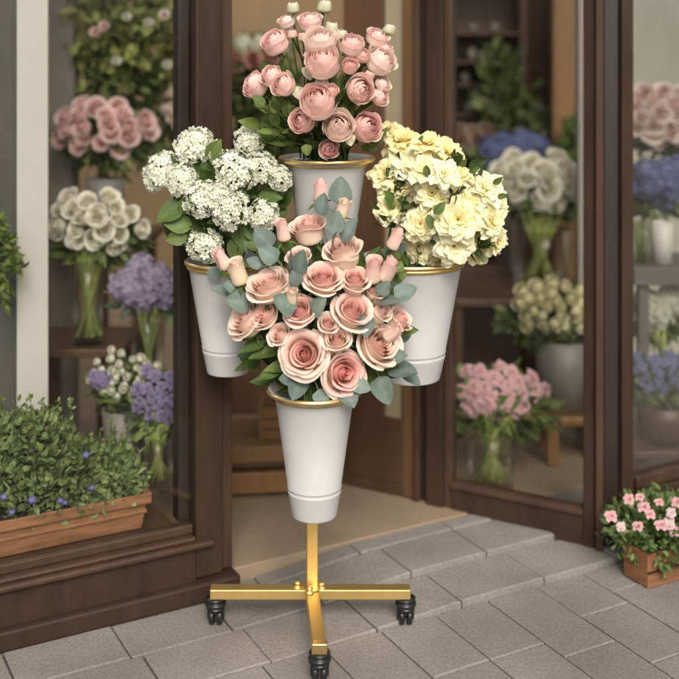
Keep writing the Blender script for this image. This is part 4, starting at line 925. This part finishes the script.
# left window
D = 3.34; c = at(105, 180, D); vase('grey pot holding the pink roses on the upper left shelf', c, zs_l2, at(0, 178, D).z, .045, .06, 'zinc', name='flower_pot', cat='pot')
display(105, 128, 92, 44, D, 15, 26, PK, 'blurred pink rose behind the left window glass', 'rose', 'rose', 'pink roses behind the left window', Vector((c.x, c.y, at(0, 178, D).z - .03)), 260, .055, (.085, .13, .035), folspread=1.0)
D = 3.0; c = at(88, 300, D); vase('clear glass vase full of green stems under the cream roses', c, zs_l1, at(0, 258, D).z, px(15, D), px(18, D))
display(98, 220, 92, 50, D, 16, 25, CRM, 'blurred cream rose behind the left window glass', 'rose', 'rose', 'cream roses behind the left window', Vector((c.x, c.y, zs_l1 + .012)), 170, .05, (.085, .13, .035), stems=(60, .04))
D = 2.96; c = at(148, 340, D); vase('clear glass vase under the lilac hydrangeas', c, zs_l3, at(0, 310, D).z, px(15, D), px(18, D))
display(146, 284, 62, 40, D, 9, 28, LILAC, 'blurred lilac hydrangea head behind the left window glass', 'hydrangea', 'hydrangea', 'lilac hydrangeas behind the left window', Vector((c.x, c.y, zs_l3 + .012)), 90, .05, (.09, .13, .10), stems=(12, .03))
display(180, 284, 26, 36, 2.97, 4, 24, bg_mesh('cluster', 'display_pale_head', (.60, .54, .54), (.58, .55, .46)), 'pale whitish hydrangea head beside the lilac ones', 'hydrangea', 'hydrangea', 'pale hydrangeas beside the left post', c, 50, .04, follab='few leaves under the pale hydrangeas beside the left post')
D = 2.86; c = at(122, 425, D); vase('dark pot holding the small white daisies', c, .161, at(0, 408, D).z, px(15, D), px(20, D), 'zinc', name='flower_pot', cat='pot')
display(125, 374, 70, 48, D, 26, 11, DAISY, 'tiny white daisy behind the left window glass', 'daisy', 'daisy', 'white daisies behind the left window', Vector((c.x, c.y, at(0, 408, D).z - .03)), 200, .03, LEAFM, folspread=1.0)
D = 2.78; c = at(158, 470, D); vase('tall glass vase under the dark purple flowers', c, .161, at(0, 434, D).z, px(15, D), px(18, D))
display(160, 396, 58, 62, D, 17, 17, PURP, 'dark purple flower behind the left window glass', 'flower', 'purple_flower', 'purple flowers behind the left window', Vector((c.x, c.y, .175)), 260, .035, (.12, .165, .07), stems=(34, .032))
display(100, 378, 24, 16, 2.82, 6, 12, PURP, 'purple flower among the white daisies', 'flower', 'purple_flower', 'purple flowers among the daisies', c, 8, .02, LEAFM, follab='small leaves under the purple flowers among the daisies')
# climbing greenery at the top of the left window
t = thing('climbing_plant', 'yellow green climbing plant filling the top of the left window', 'plant', at(110, 110, 3.5)); mb = MB(); r_ = random.Random(14)
bush(mb, at(135, 15, 3.5), (.27, .12, .24), 950, .05, .03, (.30, .33, .11), r_, fill=.2, tip=0); bush(mb, at(105, 70, 3.55), (.18, .1, .16), 260, .05, .03, LEAFM, r_, fill=.2); bush(mb, at(160, 110, 3.6), (.14, .1, .26), 420, .05, .028, (.11, .15, .05), r_, fill=.2)
mb.tube([at(103, 160, 3.55), at(104, 60, 3.55), at(112, -40, 3.5)], .03, 10, col=(.12, .055, .03)); 
for k in range(10): p = at(103, 160, 3.55); q = at(r_.uniform(60, 190), r_.uniform(-30, 80), 3.5); mb.tube(bez(p, p + Vector((0, 0, .15)), q - Vector((0, 0, .08)), q, 6), .004, 5, col=STEM)
mb.tube([at(103, 160, 3.55), Vector((at(103, 0, 3.55).x, 3.55, .04))], .02, 8, col=(.12, .055, .03)); mb.build('leaves', M['leaf'], t, True)
for (x, y, me_) in ((96, 34, PK), (105, 28, PK), (165, 17, PKPALE), (150, 24, DAISY), (118, 62, DAISY), (168, 66, DAISY), (128, 18, DAISY), (185, 30, DAISY)):
    p = at(x, y, 3.34); o = link('climber_bloom', me_); o.matrix_basis = Matrix.Translation(p) @ Euler((R(70), 0, 0)).to_matrix().to_4x4() @ Matrix.Diagonal((.018, .018, .018, 1)); tag(o, 'small pink bloom on the climbing plant at the top left' if me_ is PK else 'small pale bloom on the climbing plant at the top left', 'flower', 'pink blooms on the climbing plant' if me_ is PK else 'pale blooms on the climbing plant')
D = 3.5; c = at(178, 130, D); display(180, 108, 24, 40, D, 8, 15, PKPALE, 'pale blush rose beside the left window post', 'rose', 'rose', 'blush roses beside the left post', c, 60, .04, LEAFD)
# inside the entrance
D = 3.85; c = at(250, 200, D); vase('dark pot of red and white flowers on the cabinet inside the entrance', c, .661, at(0, 195, D).z, .06, .075, 'zinc', name='flower_pot', cat='pot')
RED = bg_mesh('rose', 'display_red_rose', (.36, .09, .06), (.42, .14, .10), (.48, .22, .17), (.4, .2, .15))
display(252, 70, 60, 36, D, 8, 22, RED, 'blurred dull red rose inside the entrance', 'rose', 'rose', 'red roses inside the entrance', Vector((c.x, c.y, at(0, 195, D).z - .02)), 500, .07, (.05, .06, .025), folspread=1.25, stems=(8, .03))
display(258, 48, 56, 22, D + .1, 6, 18, WHYD, 'blurred whitish flower above the red roses', 'flower', 'white_flower', 'white flowers inside the entrance', c, 120, .05, (.08, .09, .035))
t = thing('foliage', 'dark shrub leaves below the red roses inside the entrance', 'foliage', c); mb = MB(); bush(mb, at(258, 140, D), (.17, .1, .17), 420, .07, .035, (.04, .05, .02), DR, fill=.2); mb.tube([c, at(258, 120, D)], .008, 6, col=STEM); mb.build('leaves', M['leaf'], t, True)
t, mb, pr2 = _later_plant; bush(mb, at(507, 100, 4.12), (.09, .06, .22), 330, .06, .028, (.075, .10, .035), pr2, fill=.15); mb.tube([Vector((at(508, 0, 4.15).x, 4.15, .034)), at(507, 80, 4.13)], .007, 6, col=STEM); mb.build('leaves', M['leaf'], t, True)
# behind the slanted panel
D = 3.66; c = at(540, 260, D); vase('glass vase under the white peonies behind the slanted panel', c, zs_r1, at(0, 228, D).z, px(26, D), px(32, D))
display(536, 180, 96, 42, D, 15, 29, CRM, 'blurred white peony behind the slanted panel', 'peony', 'peony', 'white peonies behind the slanted panel', Vector((c.x, c.y, zs_r1 + .012)), 260, .06, (.085, .13, .035), stems=(40, .07))
D = 4.02; c = at(510, 200, D); vase('grey pot holding the violet blue hydrangeas', c, .48, at(0, 190, D).z, .05, .07, 'zinc', name='flower_pot', cat='pot')
display(512, 151, 70, 18, D, 4, 34, BLUE, 'violet blue hydrangea head behind the white peonies', 'hydrangea', 'hydrangea', 'violet blue hydrangeas behind the peonies', Vector((c.x, c.y, at(0, 190, D).z - .03)), 90, .06, LEAFD, pts=[(490, 151), (506, 148), (527, 148), (541, 152)])
t = thing('leafy_plant', 'tall grey green foliage rising behind the violet blue hydrangeas', 'plant', at(545, 210, 4.05)); mb = MB(); bush(mb, at(545, 138, 4.08), (.16, .08, .11), 330, .06, .03, (.10, .125, .07), DR, fill=.2); bush(mb, at(585, 145, 3.9), (.07, .08, .1), 160, .06, .03, (.07, .12, .035), DR, fill=.2)
mb.tube([Vector((at(545, 0, 4.08).x, 4.08, .04)), at(545, 140, 4.08)], .006, 6, col=STEM); mb.build('leaves', M['leaf'], t, True)
D = 4.1; c = at(470, 190, D); display(470, 140, 44, 22, D, 7, 20, bg_mesh('rose', 'display_dusty_rose', (.42, .20, .13), (.46, .27, .19), (.5, .34, .26), (.4, .3, .2)), 'dusty peach rose deep behind the slanted panel', 'rose', 'rose', 'dusty peach roses behind the panel', c, 120, .05, LEAFD)
D = 3.36; c = at(562, 375, D); vase('grey zinc bucket of pale yellow flowers on the stool', c, zs_stool, at(0, 338, D).z, px(22, D), px(28, D), 'zinc', name='zinc_bucket', cat='bucket')
display(552, 305, 82, 52, D - .02, 22, 19, PYEL, 'blurred pale yellow bloom above the zinc bucket', 'flower', 'yellow_flower', 'pale yellow blooms above the zinc bucket', Vector((c.x, c.y, at(0, 338, D).z - .03)), 300, .05, LEAFD)
D = 3.12; c = at(490, 460, D); zf = .05
vase('tall glass vase with green stems under the pink carnations', c, .035, at(0, 428, D).z, px(24, D), px(27, D))
display(500, 390, 98, 60, D, 22, 21, PINKC, 'blurred pink carnation behind the slanted panel', 'carnation', 'carnation', 'pink carnations behind the slanted panel', Vector((c.x, c.y, .047)), 320, .05, (.11, .16, .045), stems=(60, .058))
# right window
D = 3.45; c = at(662, 170, D)
display(664, 115, 70, 50, D, 16, 26, PKPALE, 'blurred blush rose behind the right window', 'rose', 'rose', 'blush roses behind the right window', at(662, 210, D), 240, .05, LEAFM)
D = 3.28; c = at(660, 240, D); display(660, 180, 60, 42, D, 8, 29, BLUE, 'blue hydrangea head above the white pot at right', 'hydrangea', 'hydrangea', 'blue hydrangeas behind the right window', at(664, 225, D - .08), 100, .05, LEAFM)
D = 3.2; vase('plain white pot on the dark shelf at the right edge', at(662, 250, D), zs_r2, at(0, 222, D).z, px(10, D), px(11, D), 'pot', name='flower_pot', cat='pot')
vase('glass vase of green stems beside the white pot', at(642, 250, D), zs_r2, at(0, 222, D).z, px(9, D), px(11, D))
t = thing('foliage', 'bright green stems in the glass vase beside the white pot', 'stems', at(642, 262, D)); mb = MB()
for i in range(10): p = at(642 + DR.uniform(-6, 6), 264, D + DR.uniform(-.015, .015)); mb.tube([p, p + Vector((DR.uniform(-.01, .01), 0, .12))], .003, 6, col=(.25, .32, .08))
mb.build('stems', M['leaf'], t, True)
vase('brown pot holding the blue asters in the right window', at(664, 430, 3.1), zs_w2, at(0, 402, 3.1).z, px(22, 3.1), px(30, 3.1), 'darkwood', name='flower_pot', cat='pot')
display(664, 372, 70, 48, 3.08, 22, 13, BLUES, 'small blue aster behind the right window', 'aster', 'aster', 'blue asters behind the right window', at(664, 408, 3.1), 260, .045, LEAFM)
display(655, 310, 40, 36, 3.2, 4, 30, WHYD, 'white hydrangea head above the blue asters', 'hydrangea', 'hydrangea', 'white hydrangeas behind the right window', at(664, 405, 3.13), 140, .05, LEAFD, pts=[(646, 304), (656, 316), (642, 318), (676, 296)], stems=(6, .02))
